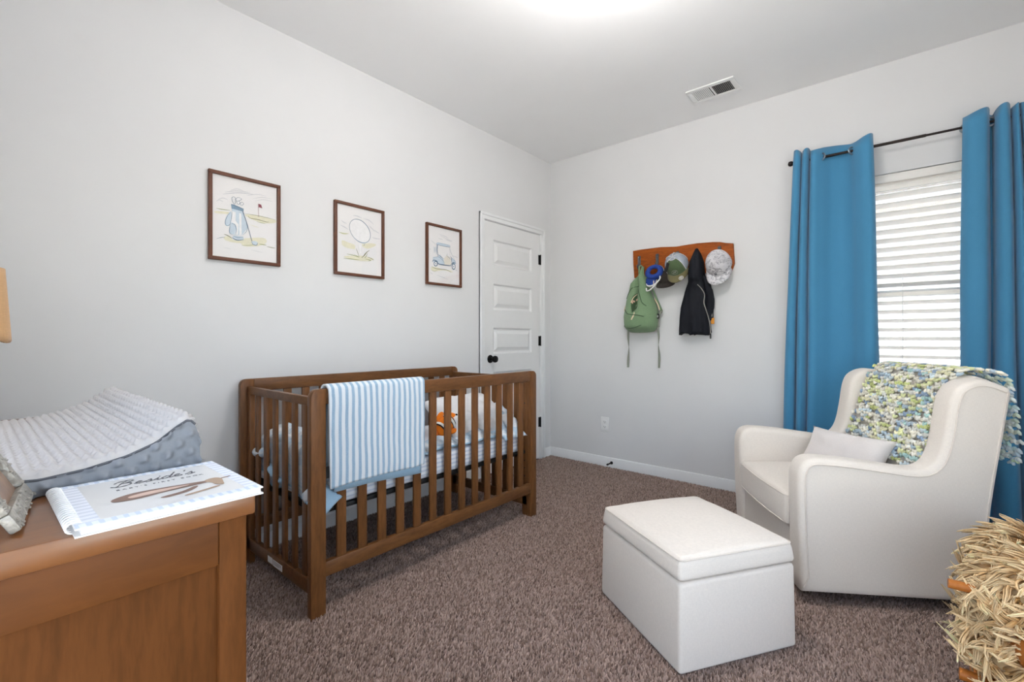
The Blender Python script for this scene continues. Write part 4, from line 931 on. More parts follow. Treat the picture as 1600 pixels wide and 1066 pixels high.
# jacket
jk = thing('hooded_jacket', 'black hooded nylon jacket hanging between the two front caps', 'jacket', (1.36, -.05, 1.13))
JL = [(1.768, 1.352), (1.731, 1.336), (1.674, 1.313), (1.607, 1.307), (1.527, 1.303), (1.449, 1.275), (1.329, 1.244), (1.234, 1.236), (1.137, 1.232)]
JR = [(1.768, 1.366), (1.724, 1.391), (1.663, 1.412), (1.596, 1.418), (1.52, 1.420), (1.47, 1.432), (1.38, 1.44), (1.29, 1.448), (1.137, 1.468)]
def jksurf(v, a):
    z = 1.768-(1.768-1.137)*v; l, r = interp(JL, z), interp(JR, z); c = (l+r)/2; hw = (r-l)/2
    D = .012+.075*min(1, v/.28)**.8 if v < .36 else .087-.03*min(1, (v-.36)/.12)+.02*max(0, (v-.48)/.52)
    x = c+hw*math.cos(a); s_ = math.sin(a)
    y = -.034-D*max(0, s_)**.7 if s_ > 0 else -.034+.016*-s_
    if s_ > 0:
        q_ = max(0, (v-.42))/.58
        y += s_*(.016*math.sin(x*62+z*7)*q_+.018*noise.noise(Vector((x*24, z*5, 3)))+.006*noise.noise(Vector((x*50, z*16, 5))))
        y += .014*math.exp(-((v-.40)/.03)**2)*s_
    return Vector((x, y, z+((.010*math.sin(x*60)+.006*math.sin(x*130)) if v > .98 else 0)))
b = bmesh.new(); rings = [[b.verts.new(jksurf(i/60, 2*PI*k/56)) for k in range(56)] for i in range(61)]
for A, C in zip(rings, rings[1:]):
    for k in range(56): b.faces.new((A[k], A[(k+1) % 56], C[(k+1) % 56], C[k]))
b.faces.new(rings[0][::-1]); b.faces.new(rings[-1]); bmesh.ops.recalc_face_normals(b, faces=b.faces[:]); obj('body', b, 'navy', jk, world=True, sharp=180)
b = bmesh.new(); tube(b, smooth_path([(1.405, -.055, 1.56), (1.436, -.062, 1.52), (1.452, -.058, 1.45), (1.462, -.05, 1.385), (1.458, -.045, 1.31), (1.452, -.045, 1.23)], 8), [.016]*8+[.022]*8+[.026]*8+[.027]*8+[.024]*8+[.02], 12); obj('sleeve', b, 'navy', jk, world=True, sharp=180)
b = bmesh.new(); tube(b, smooth_path([(1.385, -.098, 1.494), (1.412, -.094, 1.462), (1.432, -.088, 1.418), (1.428, -.088, 1.36), (1.442, -.085, 1.307), (1.458, -.080, 1.248), (1.468, -.076, 1.185), (1.470, -.074, 1.125)], 8), .0032, 6); obj('zip_tape', b, 'zip', jk, world=True)
b = bmesh.new(); box(b, 1.465, 1.475, -.078, -.072, 1.098, 1.135, .002); obj('zip_end', b, 'blackplastic', jk, world=True)
b = bmesh.new(); box(b, 1.466, 1.490, -.058, -.050, 1.205, 1.250, .003); tg = obj('orange_tag', b, 'orangetag', jk, world=True, label='orange tag')
b = bmesh.new(); box(b, 1.462, 1.484, -.060, -.048, 1.248, 1.285, .003); obj('cuff_tab', b, 'blackplastic', jk, world=True)
b = bmesh.new(); box(b, 1.470, 1.478, -.0605, -.0598, 1.258, 1.276); obj('cuff_print', b, 'zip', jk, world=True)
# ------------------------------------------------------------------ armchair (swivel glider) and its cushion, throw
CA = math.radians(33.5); CW = .775
ch = thing('armchair', 'cream linen wingback swivel armchair by the window', 'armchair', (2.218, -1.335, 0), CA)
# local: x = back, y = across (0 near side .. CW far side), z up
def side_outline():
    P = [(0.012, .055), (.0, .30), (-.004, .50), (.002, .555), (.02, .590), (.055, .607), (.11, .607), (.20, .600), (.32, .585), (.42, .573), (.475, .577), (.512, .605), (.535, .66), (.552, .75), (.565, .84), (.585, .895), (.622, .925), (.665, .937), (.715, .930), (.775, .905), (.782, .885), (.757, .72), (.730, .55), (.708, .38), (.700, .20), (.690, .055)]
    q = [Vector((x, 0, z)) for x, z in P]
    top = smooth_path(q[:20], 4); back = smooth_path(q[20:], 3)
    return [(p.x, p.z) for p in top]+[(p.x, p.z) for p in back]
OUT = side_outline()
def inset(poly, d):
    n = len(poly); r = []
    if sum(poly[i-1][0]*poly[i][1]-poly[i][0]*poly[i-1][1] for i in range(n)) < 0: d = -d
    for i in range(n):
        a, p, c = Vector(poly[i-1]), Vector(poly[i]), Vector(poly[(i+1) % n]); t = (c-a)
        t = t.normalized() if t.length > 1e-9 else Vector((1, 0)); r.append((p.x-t.y*d, p.y+t.x*d))
    return r
for y0, y1, oy in ((0, .112, 0), (CW-.112, CW, CW)):
    b = bmesh.new(); prism(b, OUT, y0, y1, lambda u, v, w: (u, w, v), .026, 4); sd = obj('side_panel', b, 'linen', ch, sharp=180)
    pp = inset(OUT, .024); pp2 = [(x, z) for x, z in pp if z > .06]
    b = bmesh.new(); tube(b, [(x, oy+(-.0005 if oy == 0 else .0005), z) for x, z in pp2], .003, 6); obj('side_piping', b, 'linenpipe', sd)
# back: leaning slab
bk = [(.505, .40), (.52, .45), (.56, .60), (.61, .76), (.650, .885), (.672, .925), (.715, .945), (.765, .930), (.782, .895), (.757, .72), (.730, .55), (.708, .38), (.700, .20), (.690, .055), (.60, .055), (.58, .30)]
b = bmesh.new(); prism(b, bk, .085, CW-.085, lambda u, v, w: (u, w, v), .01, 2); obj('backrest', b, 'linen', ch, sharp=60)
b = bmesh.new(); box(b, .022, .62, .10, CW-.10, .055, .275, .012, 3); obj('front_rail', b, 'linen', ch)
b = bmesh.new(); t_ = bmesh.new()
sx0, sx1, sy0, sy1 = -.006, .52, .114, CW-.114
box(t_, sx0, sx1, sy0, sy1, .285, .425, .022, 4); bmesh.ops.subdivide_edges(t_, edges=t_.edges[:], cuts=3, use_grid_fill=True)
for v in t_.verts:
    e = (1-((v.co.x-(sx0+sx1)/2)/((sx1-sx0)/2))**2)*(1-((v.co.y-CW/2)/((sy1-sy0)/2))**2)
    if v.co.z > .40: v.co.z += .028*max(0, e)**.6
    fx = 1-((v.co.y-CW/2)/((sy1-sy0)/2))**2
    if v.co.x < .1: v.co.x -= .012*fx
merge(b, t_); seat = obj('seat_cushion', b, 'linen', ch, sharp=180)
for zz in (.415, .297):
    b = bmesh.new(); tube(b, [(.30, sy0+.002, zz), (.02, sy0+.003, zz), (.004, sy0+.008, zz), (-.003, sy0+.018, zz)]+[(-.006-.011*math.sin(PI*k/10), sy0+.03+(sy1-sy0-.06)*k/10, zz) for k in range(11)]+[(-.003, sy1-.018, zz), (.004, sy1-.008, zz), (.02, sy1-.003, zz), (.30, sy1-.002, zz)], .0035, 6); obj('seat_piping', b, 'linenpipe', seat)
b = bmesh.new(); lathe(b, [(0, 0), (.27, 0), (.27, .022), (.24, .03), (.08, .03), (.06, .06), (0, .06)], 40, Matrix.Translation((.36, CW/2, 0))); obj('swivel_base', b, 'darkbase', ch)
def chw(x, y, z):
    return Vector((2.218+x*math.cos(CA)-y*math.sin(CA), -1.335+x*math.sin(CA)+y*math.cos(CA), z))
# lumbar cushion
lc = thing('lumbar_cushion', 'small pale lumbar cushion lying in the armchair seat', 'cushion', tuple(chw(.41, .44, .50)))
A_ = chw(.345, .625, 0); Bq = chw(.505, .285, 0); ex = (Bq-A_).normalized(); nrm = Vector((-ex.y, ex.x, 0)); 
if nrm.dot(chw(1, 0, 0)-chw(0, 0, 0)) > 0: nrm = -nrm
ez = (Vector((0, 0, 1))*.86-nrm*.50).normalized(); ey = ez; en = ex.cross(ey)
LM = Matrix(((ex.x, ey.x, en.x, 0), (ex.y, ey.y, en.y, 0), (ex.z, ey.z, en.z, 0), (0, 0, 0, 1)))
b = bmesh.new(); cushion(b, .42, .215, .11, Matrix.Translation((0, 0, .036)) @ LM, 22, .12, .02, 3); obj('cover', b, 'pillowlinen', lc, sharp=180)
# crochet throw over the back
def throw():
    t = thing('crochet_throw', 'chunky crochet throw in cream, lime and blue yarn over the armchair back', 'blanket', tuple(chw(.70, .42, .95)), CA)
    ox = Vector((.70, .42, .95))
    prof = [(.535, .545), (.555, .62), (.590, .73), (.622, .825), (.652, .905), (.680, .945), (.722, .964), (.775, .952), (.806, .915), (.822, .84), (.832, .74), (.838, .66), (.838, .585)]
    P = smooth_path([Vector((x, 0, z)) for x, z in prof], 10); seg = [0]
    for a, c in zip(P, P[1:]): seg.append(seg[-1]+(c-a).length)
    Lt = seg[-1]
    def at(s_, y):
        i = int(np.searchsorted(seg, s_))-1; i = max(0, min(len(P)-2, i)); k = (s_-seg[i])/max(1e-9, seg[i+1]-seg[i]); p = P[i].lerp(P[i+1], k)
        d = (P[i+1]-P[i]).normalized(); nn = Vector((-d.z, 0, d.x)); return p, d, nn
    ico = bmesh.new(); bmesh.ops.create_icosphere(ico, subdivisions=1, radius=1); IV = np.array([v.co[:] for v in ico.verts]); IF = np.array([[v.index for v in f.verts] for f in ico.faces]); ico.free()
    rng = np.random.default_rng(5)
    pal = np.array([L(*c)[:3] for c in ((234, 229, 212), (224, 224, 216), (216, 220, 168), (194, 202, 134), (178, 196, 208), (146, 166, 190), (206, 219, 224), (226, 221, 184), (172, 204, 200), (236, 231, 218))])
    pw_ = np.array([.20, .12, .13, .08, .10, .07, .07, .12, .04, .07])
    VV, FF, CC = [], [], []; n = 0; row = 0; s_ = 0.0; pitch = .0205
    while s_ < Lt:
        near, far = (.115, .665)
        k = s_/Lt
        far = .655 if k > .3 else .655+.0*k; near = .112
        if k > .55: near = .06; far = .67
        y = near+(row % 2)*pitch*.5; ci = rng.choice(10, p=pw_)
        while y < far:
            if rng.random() < .62: ci = rng.choice(10, p=pw_)
            col = pal[ci]*(1+.10*rng.standard_normal())
            if k > .6: col = col*.45+.55*pal[rng.choice([4, 6, 8])]
            hole = (row % 2 == 1) and rng.random() < .30
            if not hole:
                p, d, nn = at(min(Lt-1e-4, s_+.004*rng.standard_normal()), y); c = p+nn*(.009+.004*rng.random()); c.y = y+.003*rng.standard_normal()
                for sg in (-1, 1):
                    ang = sg*(.75+.35*rng.standard_normal()*.5); ax1 = d*math.cos(ang)+Vector((0, 1, 0))*math.sin(ang); ax2 = nn.cross(ax1)
                    cc = c+Vector((0, sg*.0055, 0)); Lr, wr_, tr = .0138+.003*rng.random(), .0064+.0014*rng.random(), .0075
                    pts = IV[:, :1]*Lr*np.array(ax1)+IV[:, 1:2]*wr_*np.array(ax2)+IV[:, 2:]*tr*np.array(nn)+np.array(cc-ox)
                    pts[:, 2] += 0
                    VV.append(pts); FF.append(IF+n); n += len(IV); CC.append(np.repeat([np.clip(col*(1+.08*rng.standard_normal()), .01, 1)], len(IV), 0))
            y += pitch*(.92+.16*rng.random())
        s_ += pitch*.86; row += 1
    arrays('knitted_stitches', np.concatenate(VV), np.concatenate(FF), np.concatenate(CC), 'yarn', t)['kind'] = 'stuff'
throw()
# ------------------------------------------------------------------ ottoman
OA = math.radians(57.9)
ot = thing('storage_ottoman', 'cream linen box ottoman with padded lid in front of the armchair', 'ottoman', (1.995, -2.062, 0), OA)
W1, W2 = .492, .527
def frust(b, z0, z1, i0, i1, bev, seg=4, cuts=0, crown=0):
    t_ = bmesh.new(); bmesh.ops.create_cube(t_, size=1)
    for v in t_.verts:
        ins = i1 if v.co.z > 0 else i0
        v.co = Vector((W1/2+v.co.x*(W1-2*ins), W2/2+v.co.y*(W2-2*ins), z1 if v.co.z > 0 else z0))
    if bev: bmesh.ops.bevel(t_, geom=t_.edges[:], offset=bev, segments=seg, profile=.5, affect='EDGES')
    if cuts:
        bmesh.ops.subdivide_edges(t_, edges=t_.edges[:], cuts=cuts, use_grid_fill=True)
        for v in t_.verts:
            e = max(0, 1-((v.co.x-W1/2)/(W1/2))**2)*max(0, 1-((v.co.y-W2/2)/(W2/2))**2)
            if v.co.z > z1-.01: v.co.z += crown*e**.6
    merge(b, t_)
b = bmesh.new(); frust(b, .008, .302, 0, .004, .014); obj('box', b, 'linen', ot, sharp=180)
b = bmesh.new(); frust(b, .306, .377, -.001, .008, .020, 4, 3, .030); ld = obj('lid', b, 'linen', ot, sharp=180)
b = bmesh.new(); e = .010; q_ = [(e+.02, e), (W1-e-.02, e), (W1-e, e+.02), (W1-e, W2-e-.02), (W1-e-.02, W2-e), (e+.02, W2-e), (e, W2-e-.02), (e, e+.02)]
tube(b, [(cx_+.02*math.cos(a), cy_+.02*math.sin(a), .3735) for cx_, cy_, a0 in ((W1-e-.02, e+.02, -PI/2), (W1-e-.02, W2-e-.02, 0), (e+.02, W2-e-.02, PI/2), (e+.02, e+.02, PI)) for a in np.linspace(a0, a0+PI/2, 6)], .003, 6, True); obj('lid_piping', b, 'linenpipe', ld)
# ------------------------------------------------------------------ dresser
DXR, DYF, DYB, DXL, DT = 1.785, -3.262, -3.735, .53, .86
dr = thing('dresser', 'brown stained wooden dresser in the near left corner', 'dresser', ((DXL+DXR)/2, (DYF+DYB)/2, 0))
def dpart(name, *a, m='dresser', bev=.003, parent=None): return obj(name, B(*a, bev=bev), m, parent or dr, world=True)
M['dressertop'] = wood('glossy_brown_top', L(104, 64, 34), L(126, 80, 42), (2.4, .5, 2.4), .3, spec=.6)
M['dressertop'].node_tree.nodes['Principled BSDF'].inputs['Coat Weight'].default_value = .6; M['dressertop'].node_tree.nodes['Principled BSDF'].inputs['Coat Roughness'].default_value = .18
dpart('top', DXL, DXR, DYB, DYF, DT-.032, DT, m='dressertop', bev=.004)
ex_ = DXR-.008; yb, yf = DYB+.008, DYF-.010
for xa, xb in ((ex_-.03, ex_), (DXL+.008, DXL+.038)):
    dpart('leg', xa, xb, yf-.038, yf, 0, DT-.032, m='dresserv'); dpart('leg', xa, xb, yb, yb+.04, 0, DT-.032, m='dresserv')
    dpart('end_rail', xa+.0, xb-.0, yb+.04, yf-.038, DT-.098, DT-.032); dpart('end_rail', xa, xb, yb+.04, yf-.038, .10, .17)
    dpart('end_panel', xa+.006, xb-.009, yb+.03, yf-.03, .12, DT-.09, m='dresserv')
dpart('back_panel', DXL+.03, ex_-.02, yb, yb+.008, .10, DT-.04, m='dresserv')
dpart('front_rail', DXL+.038, ex_-.03, yf-.03, yf-.004, DT-.06, DT-.032); dpart('front_rail', DXL+.038, ex_-.03, yf-.03, yf-.004, .10, .15)
dpart('divider', (DXL+DXR)/2-.012, (DXL+DXR)/2+.012, yf-.03, yf-.004, .15, DT-.06)
hx = (DXL+DXR)/2
for x0, x1 in ((DXL+.041, hx-.015), (hx+.015, ex_-.033)):
    for k in range(3):
        z0 = .154+k*.216; d_ = dpart('drawer', x0, x1, yf-.024, yf-.003, z0, z0+.208)
        b = bmesh.new(); xm = (x0+x1)/2; tube(b, smooth_path([(xm-.06, yf-.003, z0+.11), (xm-.058, yf+.022, z0+.11), (xm, yf+.026, z0+.11), (xm+.058, yf+.022, z0+.11), (xm+.06, yf-.003, z0+.11)], 5), .005, 8); obj('handle', b, 'black', d_, world=True)
# changing pad
pd = thing('changing_pad', 'grey dotted plush contoured changing pad on the dresser', 'changing pad', (1.20, -3.482, DT))
PX0, PX1 = .86, 1.558; PYC = -3.482; HWD = .204
def padz(y):
    a = abs(y-PYC)/HWD; return float(np.interp(a, [0, .25, .5, .7, .85, .93, .98, 1.0], [.036, .041, .052, .068, .092, .102, .097, .078]))
def dots(s_, t): return max(0, math.cos(s_*2*PI/.027)*math.cos(t*2*PI/.027))**1.1*.0078
sec = [(PYC+HWD-.002, .0), (PYC+HWD+.003, .02), (PYC+HWD+.006, .045), (PYC+HWD+.003, .068)]+[(PYC+HWD*k, padz(PYC+HWD*k)) for k in np.linspace(.985, -.985, 60)]+[(PYC-HWD-.003, .068), (PYC-HWD-.006, .045), (PYC-HWD-.003, .02), (PYC-HWD+.002, 0)]
SP = [Vector((0, y, z+DT)) for y, z in sec]; sl_ = [0]
for a, c in zip(SP, SP[1:]): sl_.append(sl_[-1]+(c-a).length)
nS = int(sl_[-1]/.0042); nL = int((PX1-PX0)/.0042)
def secat(s_):
    i = max(0, min(len(SP)-2, int(np.searchsorted(sl_, s_))-1)); k = (s_-sl_[i])/(sl_[i+1]-sl_[i]); d = (SP[i+1]-SP[i]).normalized(); return SP[i].lerp(SP[i+1], k), Vector((0, d.z, -d.y))
cacheS = [secat(sl_[-1]*j/nS) for j in range(nS+1)]
def padf(u, v):
    p, nn = cacheS[round(v*nS)]; x = PX0+(PX1-PX0)*u
    edge = min(1, min(x-PX0, PX1-x)/.018); rnd = (1-math.sqrt(max(0, 1-(1-edge)**2)))*.012
    wob = .003*noise.noise(Vector((x*8, p.y*8, 2)))
    q_ = p-nn*(dots(x, v*sl_[-1])*-1+rnd-wob)*(-1 if nn.z < -.2 else 1)
    return (x, q_.y, max(DT+.001, q_.z))
b = bmesh.new(); sheet(b, padf, nL, nS); bmesh.ops.recalc_face_normals(b, faces=b.faces[:]); obj('top_cover', b, 'padfabric', pd, world=True, sharp=180)
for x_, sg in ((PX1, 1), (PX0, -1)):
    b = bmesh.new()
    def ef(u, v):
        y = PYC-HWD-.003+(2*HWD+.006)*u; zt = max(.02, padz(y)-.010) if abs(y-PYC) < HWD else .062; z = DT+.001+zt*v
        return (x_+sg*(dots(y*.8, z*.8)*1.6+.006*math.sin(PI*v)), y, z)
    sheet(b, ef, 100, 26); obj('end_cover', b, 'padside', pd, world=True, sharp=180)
    b = bmesh.new(); tube(b, [(x_+sg*.001, y, DT+padz(y)-.010) for y in np.linspace(PYC-HWD*.985, PYC+HWD*.985, 60)], .0022, 6); obj('seam_piping', b, 'piping_grey', pd, world=True)
# keepsake book
bkx0, bkx1, bky0, bky1, bz = 1.566, 1.798, -3.470, -3.256, DT
bo = thing('keepsake_book', 'white ring bound baby book with blue striped border on the dresser corner', 'book', ((bkx0+bkx1)/2, (bky0+bky1)/2, bz))
obj('pages', B(bkx0+.003, bkx1-.003, bky0+.006, bky1-.003, bz+.002, bz+.009), 'paper', bo, world=True)
obj('back_cover', B(bkx0, bkx1, bky0, bky1, bz, bz+.002), 'bookwhite', bo, world=True)
fc = obj('front_cover', B(bkx0, bkx1, bky0, bky1, bz+.009, bz+.0112, bev=.0006, seg=1), 'bookwhite', bo, world=True)
zt = bz+.0114
bw = .017
for a in ((bkx1-bw, bkx1-.001, bky0+.001, bky1-.001), (bkx0+.001, bkx0+bw, bky0+.001, bky1-.001)): obj('border', B(*a, bz+.0110, zt), 'bookblue', fc, world=True, sharp=None)
for a in ((bkx0+bw, bkx1-bw, bky1-.019, bky1-.001), (bkx0+bw, bkx1-bw, bky0+.001, bky0+.026)): obj('border', B(*a, bz+.0110, zt), 'bookbluex', fc, world=True, sharp=None)
k = 0
while bkx0+.012+k*.0095 < bkx1-.012:
    x = bkx0+.012+k*.0095; b = bmesh.new(); tube(b, [(x, bky0+.002+.0085*math.cos(a), bz+.0072+.0068*math.sin(a)) for a in np.linspace(0, 2*PI, 14, endpoint=False)], .0012, 5, True); obj('binding_ring', b, 'white_plastic', bo, world=True); k += 1
def text(s_, size, M4, m, parent, shear=0, name='lettering'):
    cu = bpy.data.curves.new('t', 'FONT'); cu.body = s_; cu.size = size; cu.shear = shear; cu.extrude = .00008; cu.align_x = 'CENTER'; cu.resolution_u = 3
    o_ = bpy.data.objects.new('t', cu); COL.objects.link(o_); dg = bpy.context.evaluated_depsgraph_get(); me = bpy.data.meshes.new_from_object(o_.evaluated_get(dg))
    b = bmesh.new(); b.from_mesh(me); bmesh.ops.transform(b, matrix=M4, verts=b.verts[:]); bpy.data.objects.remove(o_); bpy.data.curves.remove(cu); bpy.data.meshes.remove(me)
    return obj(name, b, m, parent, world=True, sharp=None)
def bookM(x, y): return Matrix(((0, -1, 0, x), (1, 0, 0, y), (0, 0, 1, zt+.0001), (0, 0, 0, 1)))
def script(letters, x0, y0, sc, m):
    b = bmesh.new(); cur = 0
    for w_, strokes in letters:
        for st in strokes:
            P = [Vector((x0-v*sc, y0+(cur+u+v*.32)*sc, zt+.0003)) for u, v in st]
            P = smooth_path(P, 6); n_ = len(P); tube(b, P, [sc*(.022+.030*abs(math.sin(i*.55+1))) for i in range(n_)], 5, flat=.25)
        cur += w_
    obj('handwritten_title', b, m, fc, world=True)
lE = [[(0, .15), (.16, .22), (.26, .40), (.16, .50), (.06, .34), (.10, .08), (.24, .02), (.40, .16)]]
lS = [[(0, .12), (.16, .34), (.24, .50), (.28, .26), (.26, .06), (.10, .00), (.30, .06), (.42, .16)]]
script([(.78, [[(-.10, .75), (.02, .98), (.34, 1.05), (.20, .60), (.10, .0)], [(.02, .98), (.40, 1.08), (.62, .92), (.46, .66), (.22, .58), (.56, .52), (.60, .20), (.34, .0), (.05, .06), (-.15, .2)]]),
        (.40, lE), (.42, lS), (.30, [[(0, .12), (.14, .46), (.14, .10), (.20, .02), (.34, .16)], [(.16, .68), (.18, .72)]]),
        (.52, [[(.34, .40), (.20, .50), (.04, .30), (.08, .04), (.26, .08), (.40, .45), (.48, 1.05), (.40, .5), (.38, .06), (.54, .14)]]),
        (.40, lE), (.16, [[(.06, 1.02), (.04, .84)]]), (.42, lS)], 1.634, -3.408, .031, 'ink')
text("B A B Y ' S   F I R S T   B O O K", .0085, bookM(1.655, -3.352), 'ink', fc)
# small reclining animal drawn in brown washes
def flatpoly(pts, m, dz, nm='illustration'):
    b = bmesh.new(); P = smooth_path([(x, y, zt+dz) for x, y in pts], 5, True); f_ = b.faces.new([b.verts.new(p) for p in P]); f_.normal_update()
    if f_.normal.z < 0: f_.normal_flip()
    obj(nm, b, m, fc, world=True, sharp=None)
flatpoly([(1.700, -3.420), (1.686, -3.395), (1.688, -3.360), (1.694, -3.325), (1.700, -3.300), (1.708, -3.302), (1.712, -3.330), (1.716, -3.365), (1.722, -3.395), (1.716, -3.420)], 'inkbrown', .0002)
flatpoly([(1.702, -3.402), (1.695, -3.38), (1.697, -3.35), (1.702, -3.328), (1.707, -3.345), (1.711, -3.38), (1.712, -3.40)], 'inkpink', .0004)
flatpoly([(1.738, -3.372), (1.730, -3.345), (1.716, -3.325), (1.722, -3.322), (1.738, -3.338), (1.746, -3.365)], 'inkbrown', .0002)
flatpoly([(1.694, -3.304), (1.690, -3.290), (1.702, -3.284), (1.726, -3.288), (1.738, -3.292), (1.730, -3.300), (1.716, -3.302), (1.706, -3.306)], 'inktan', .0003)
flatpoly([(1.700, -3.286), (1.695, -3.270), (1.699, -3.270), (1.704, -3.286)], 'inkbrown', .0002)
flatpoly([(1.752, -3.345), (1.744, -3.318), (1.738, -3.300), (1.744, -3.300), (1.752, -3.322), (1.758, -3.345)], 'inktan', .0002)
# photo frame at the picture's left edge
pf = thing('photo_frame', 'ornate silver photo frame leaning back on the dresser', 'photo frame', (1.642, -3.508, DT))
e0 = Vector((1.735, -3.520, DT+.002)); e1_ = Vector((1.562, -3.498, DT+.002)); fx = (e1_-e0); fw = fx.length; fx.normalize(); fn_ = Vector((-fx.y, fx.x, 0)); fn_ = fn_ if fn_.y > 0 else -fn_
fu = (Vector((0, 0, 1))*math.cos(.48)-fn_*math.sin(.48)).normalized(); fz = fx.cross(fu)
FM = Matrix(((fx.x, fu.x, fz.x, e0.x), (fx.y, fu.y, fz.y, e0.y), (fx.z, fu.z, fz.z, e0.z), (0, 0, 0, 1)))
fh = .135; fb = .024; sgn = 1 if fz.dot(fn_) > 0 else -1
for a in ((0, fw, 0, fb), (0, fw, fh-fb, fh), (0, fb, fb, fh-fb), (fw-fb, fw, fb, fh-fb)):
    b = bmesh.new(); box(b, a[0], a[1], a[2], a[3], 0 if sgn > 0 else -.012, .012 if sgn > 0 else 0, .003, mat=FM)
    for i in range(26):
        u_ = a[0]+(a[1]-a[0])*random.random(); v_ = a[2]+(a[3]-a[2])*random.random(); ellipsoid(b, FM @ Vector((u_, v_, .012*sgn)), (.0034, .0024, .002), sub=1)
    obj('frame_bar', b, 'silver', pf, world=True)
b = bmesh.new(); box(b, fb-.004, fw-.004-fb+.008, fb-.004, fh-fb+.004, .001*sgn if sgn > 0 else -.004, .004 if sgn > 0 else -.001, mat=FM); obj('photograph', b, 'photo', pf, world=True, sharp=None)
b = bmesh.new(); box(b, fw/2-.02, fw/2+.02, .0, .1, -.004 if sgn > 0 else 0, 0 if sgn > 0 else .004, mat=FM); obj('stand', b, 'silver', pf, world=True)
# table lamp at the left edge
lp = thing('table_lamp', 'table lamp with tan woven shade at the far end of the dresser', 'lamp', (.648, -3.611, DT))
b = bmesh.new(); lathe(b, [(0, 0), (.062, 0), (.064, .008), (.05, .014), (.042, .03), (.055, .07), (.058, .11), (.045, .15), (.02, .175), (.012, .19), (.012, .225), (0, .225)], 28); obj('base', b, 'ceramic', lp)
b = bmesh.new(); n_ = 48
sheet(b, lambda u, v: ((.138-.012*v)*math.cos(2*PI*u), (.138-.012*v)*math.sin(2*PI*u), .231+.200*v+.004*math.sin(u*2*PI*9)*(1-v)), n_, 8); bmesh.ops.remove_doubles(b, verts=b.verts[:], dist=1e-5); obj('lamp_shade', b, 'shade', lp, solid=.003, sharp=180)
b = bmesh.new(); tube(b, [(0, 0, .22), (0, 0, .42)], .003, 6)
for a in (0, 2.1, 4.2): tube(b, [(0, 0, .415), (.124*math.cos(a), .124*math.sin(a), .415)], .002, 5)
ellipsoid(b, (0, 0, .29), (.028, .028, .036), sub=2); obj('bulb_and_harp', b, 'ceramic', lp)
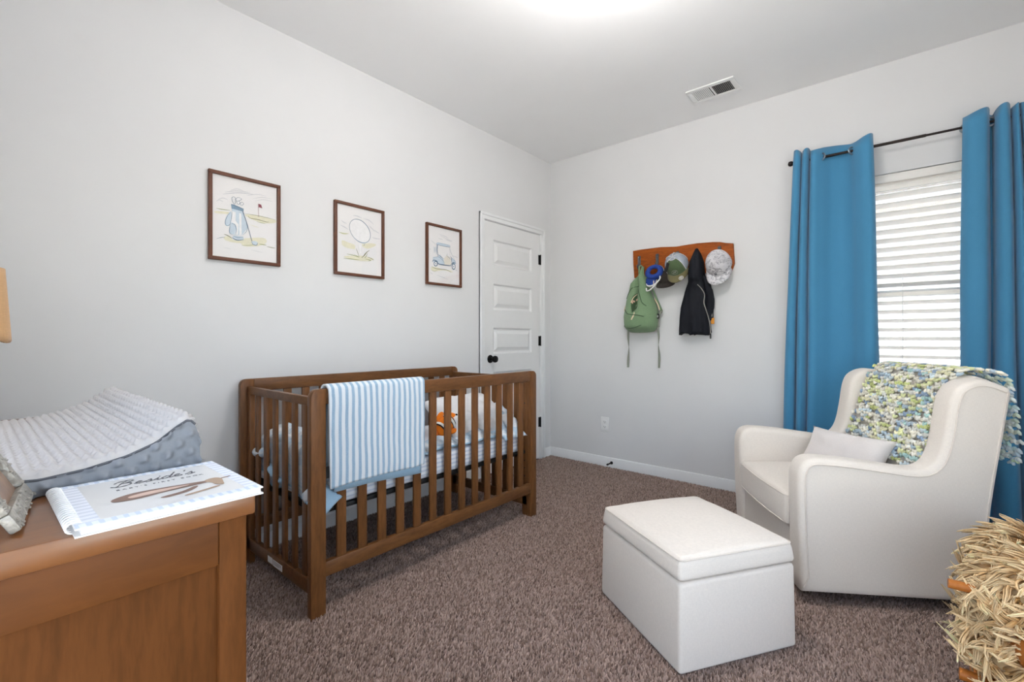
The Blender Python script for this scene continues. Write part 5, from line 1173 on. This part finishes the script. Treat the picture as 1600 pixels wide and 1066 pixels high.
# ------------------------------------------------------------------ rocking sheep
sh = thing('rocking_sheep', 'shaggy sheepskin rocking sheep with wooden handle bar at the right edge', 'rocking toy', (2.83, -1.50, 0))
def fleece():
    rng = np.random.default_rng(9); VV, FF, CC = [], [], []; n = 0
    els = [((2.845, -1.42, .335), (.125, .25, .135), 560), ((2.812, -1.700, .385), (.108, .118, .108), 430), ((2.835, -1.60, .30), (.125, .13, .13), 260), ((2.825, -1.70, .255), (.128, .12, .11), 330)]
    for c, r, k in els:
        b = bmesh.new(); ellipsoid(b, c, r, sub=3); obj('hide', b, 'fleecebase', sh, world=True, sharp=180)
        for _ in range(k):
            d = rng.standard_normal(3); d /= np.linalg.norm(d)
            if d[2] < -.75: continue
            p = np.array(c)+d*np.array(r)*.96; nn = d/np.array(r); nn /= np.linalg.norm(nn)
            g = np.array([-.55+.35*rng.standard_normal(), -.30+.4*rng.standard_normal(), -.25+.40*rng.standard_normal()]); tdir = g-nn*(g@nn); tdir /= np.linalg.norm(tdir)+1e-9
            sd = np.cross(nn, tdir); Ln = .060+.035*rng.random(); lift = .30+.45*rng.random(); curl = rng.standard_normal()*.45; wv = rng.random()*6
            shade = 1+.13*rng.standard_normal()
            for _s in range(9):
                o1, o2 = rng.standard_normal(2)*.0055; L2 = Ln*(.8+.3*rng.random()); w0 = .0026+.0012*rng.random(); m_, q_ = 7, 4; rings = []
                for i in range(m_):
                    a = i/(m_-1); con = 1-.75*a**1.5
                    cen = p+nn*(L2*lift*math.sin(a*1.6)*.55+o2*con)+tdir*L2*a+sd*(L2*curl*a*a+o1*con+.004*math.sin(a*7+wv)); w = w0*(1-.7*a**2)
                    rings += [cen+w*(math.cos(2*PI*j/q_)*sd+math.sin(2*PI*j/q_)*nn) for j in range(q_)]
                VV.append(np.array(rings))
                F = [(i*q_+j, i*q_+(j+1) % q_, (i+1)*q_+(j+1) % q_, (i+1)*q_+j) for i in range(m_-1) for j in range(q_)]
                FF.append(np.array(F)+n); n += m_*q_
                sh1 = shade*(1+.08*rng.standard_normal()); base = np.array(L(206, 158, 96)[:3])*sh1; tip = np.array(L(240, 214, 172)[:3])*sh1
                CC.append(np.clip(np.concatenate([np.repeat([base*(1-i/(m_-1))+tip*(i/(m_-1))], q_, 0) for i in range(m_)]), .02, .95))
    V = np.concatenate(VV)-np.array(origin(sh)); arrays('sheepskin_fleece', V, np.concatenate(FF), np.concatenate(CC), 'locks', sh)['kind'] = 'stuff'
fleece()
b = bmesh.new(); tube(b, [(2.640, -1.778, .418), (2.81, -1.765, .412), (2.985, -1.752, .406)], .0125, 14); obj('handle_bar', b, 'rockwood', sh, world=True)
b = bmesh.new(); ellipsoid(b, (2.815, -1.80, .31), (.058, .075, .062), sub=3); obj('muzzle', b, 'rockwood', sh, world=True, sharp=180)
for x in (2.725, 2.935):
    b = bmesh.new(); tube(b, smooth_path([(x, -2.0, .105), (x, -1.85, .045), (x, -1.65, .022), (x, -1.50, .016), (x, -1.35, .022), (x, -1.15, .05), (x, -1.06, .085)], 6), .016, 10); obj('rocker', b, 'rockwood', sh, world=True)
    for y in (-1.66, -1.36):
        b = bmesh.new(); tube(b, [(x, y, .03), (x+(2.83-x)*.15, y, .24)], [.019, .023], 12); obj('leg', b, 'rockwood', sh, world=True)
b = bmesh.new(); tube(b, [(2.665, -1.735, .155), (2.83, -1.735, .150), (2.99, -1.735, .155)], .016, 12); obj('foot_bar', b, 'rockwood', sh, world=True)
for y in (-1.84, -1.18):
    b = bmesh.new(); tube(b, [(2.725, y, .05), (2.935, y, .05)], .012, 10); obj('cross_bar', b, 'rockwood', sh, world=True)
for x in (2.745, 2.885):
    b = bmesh.new(); ellipsoid(b, (x, -1.77, .445), (.035, .016, .020), Matrix.Rotation(.5 if x < 2.8 else -.5, 3, 'Y'), 2); obj('ear', b, 'fleecebase', sh, world=True, sharp=180)
for x in (2.775, 2.855):
    b = bmesh.new(); ellipsoid(b, (x, -1.835, .352), (.009, .009, .009), sub=2); obj('eye', b, 'blackplastic', sh, world=True, sharp=180)
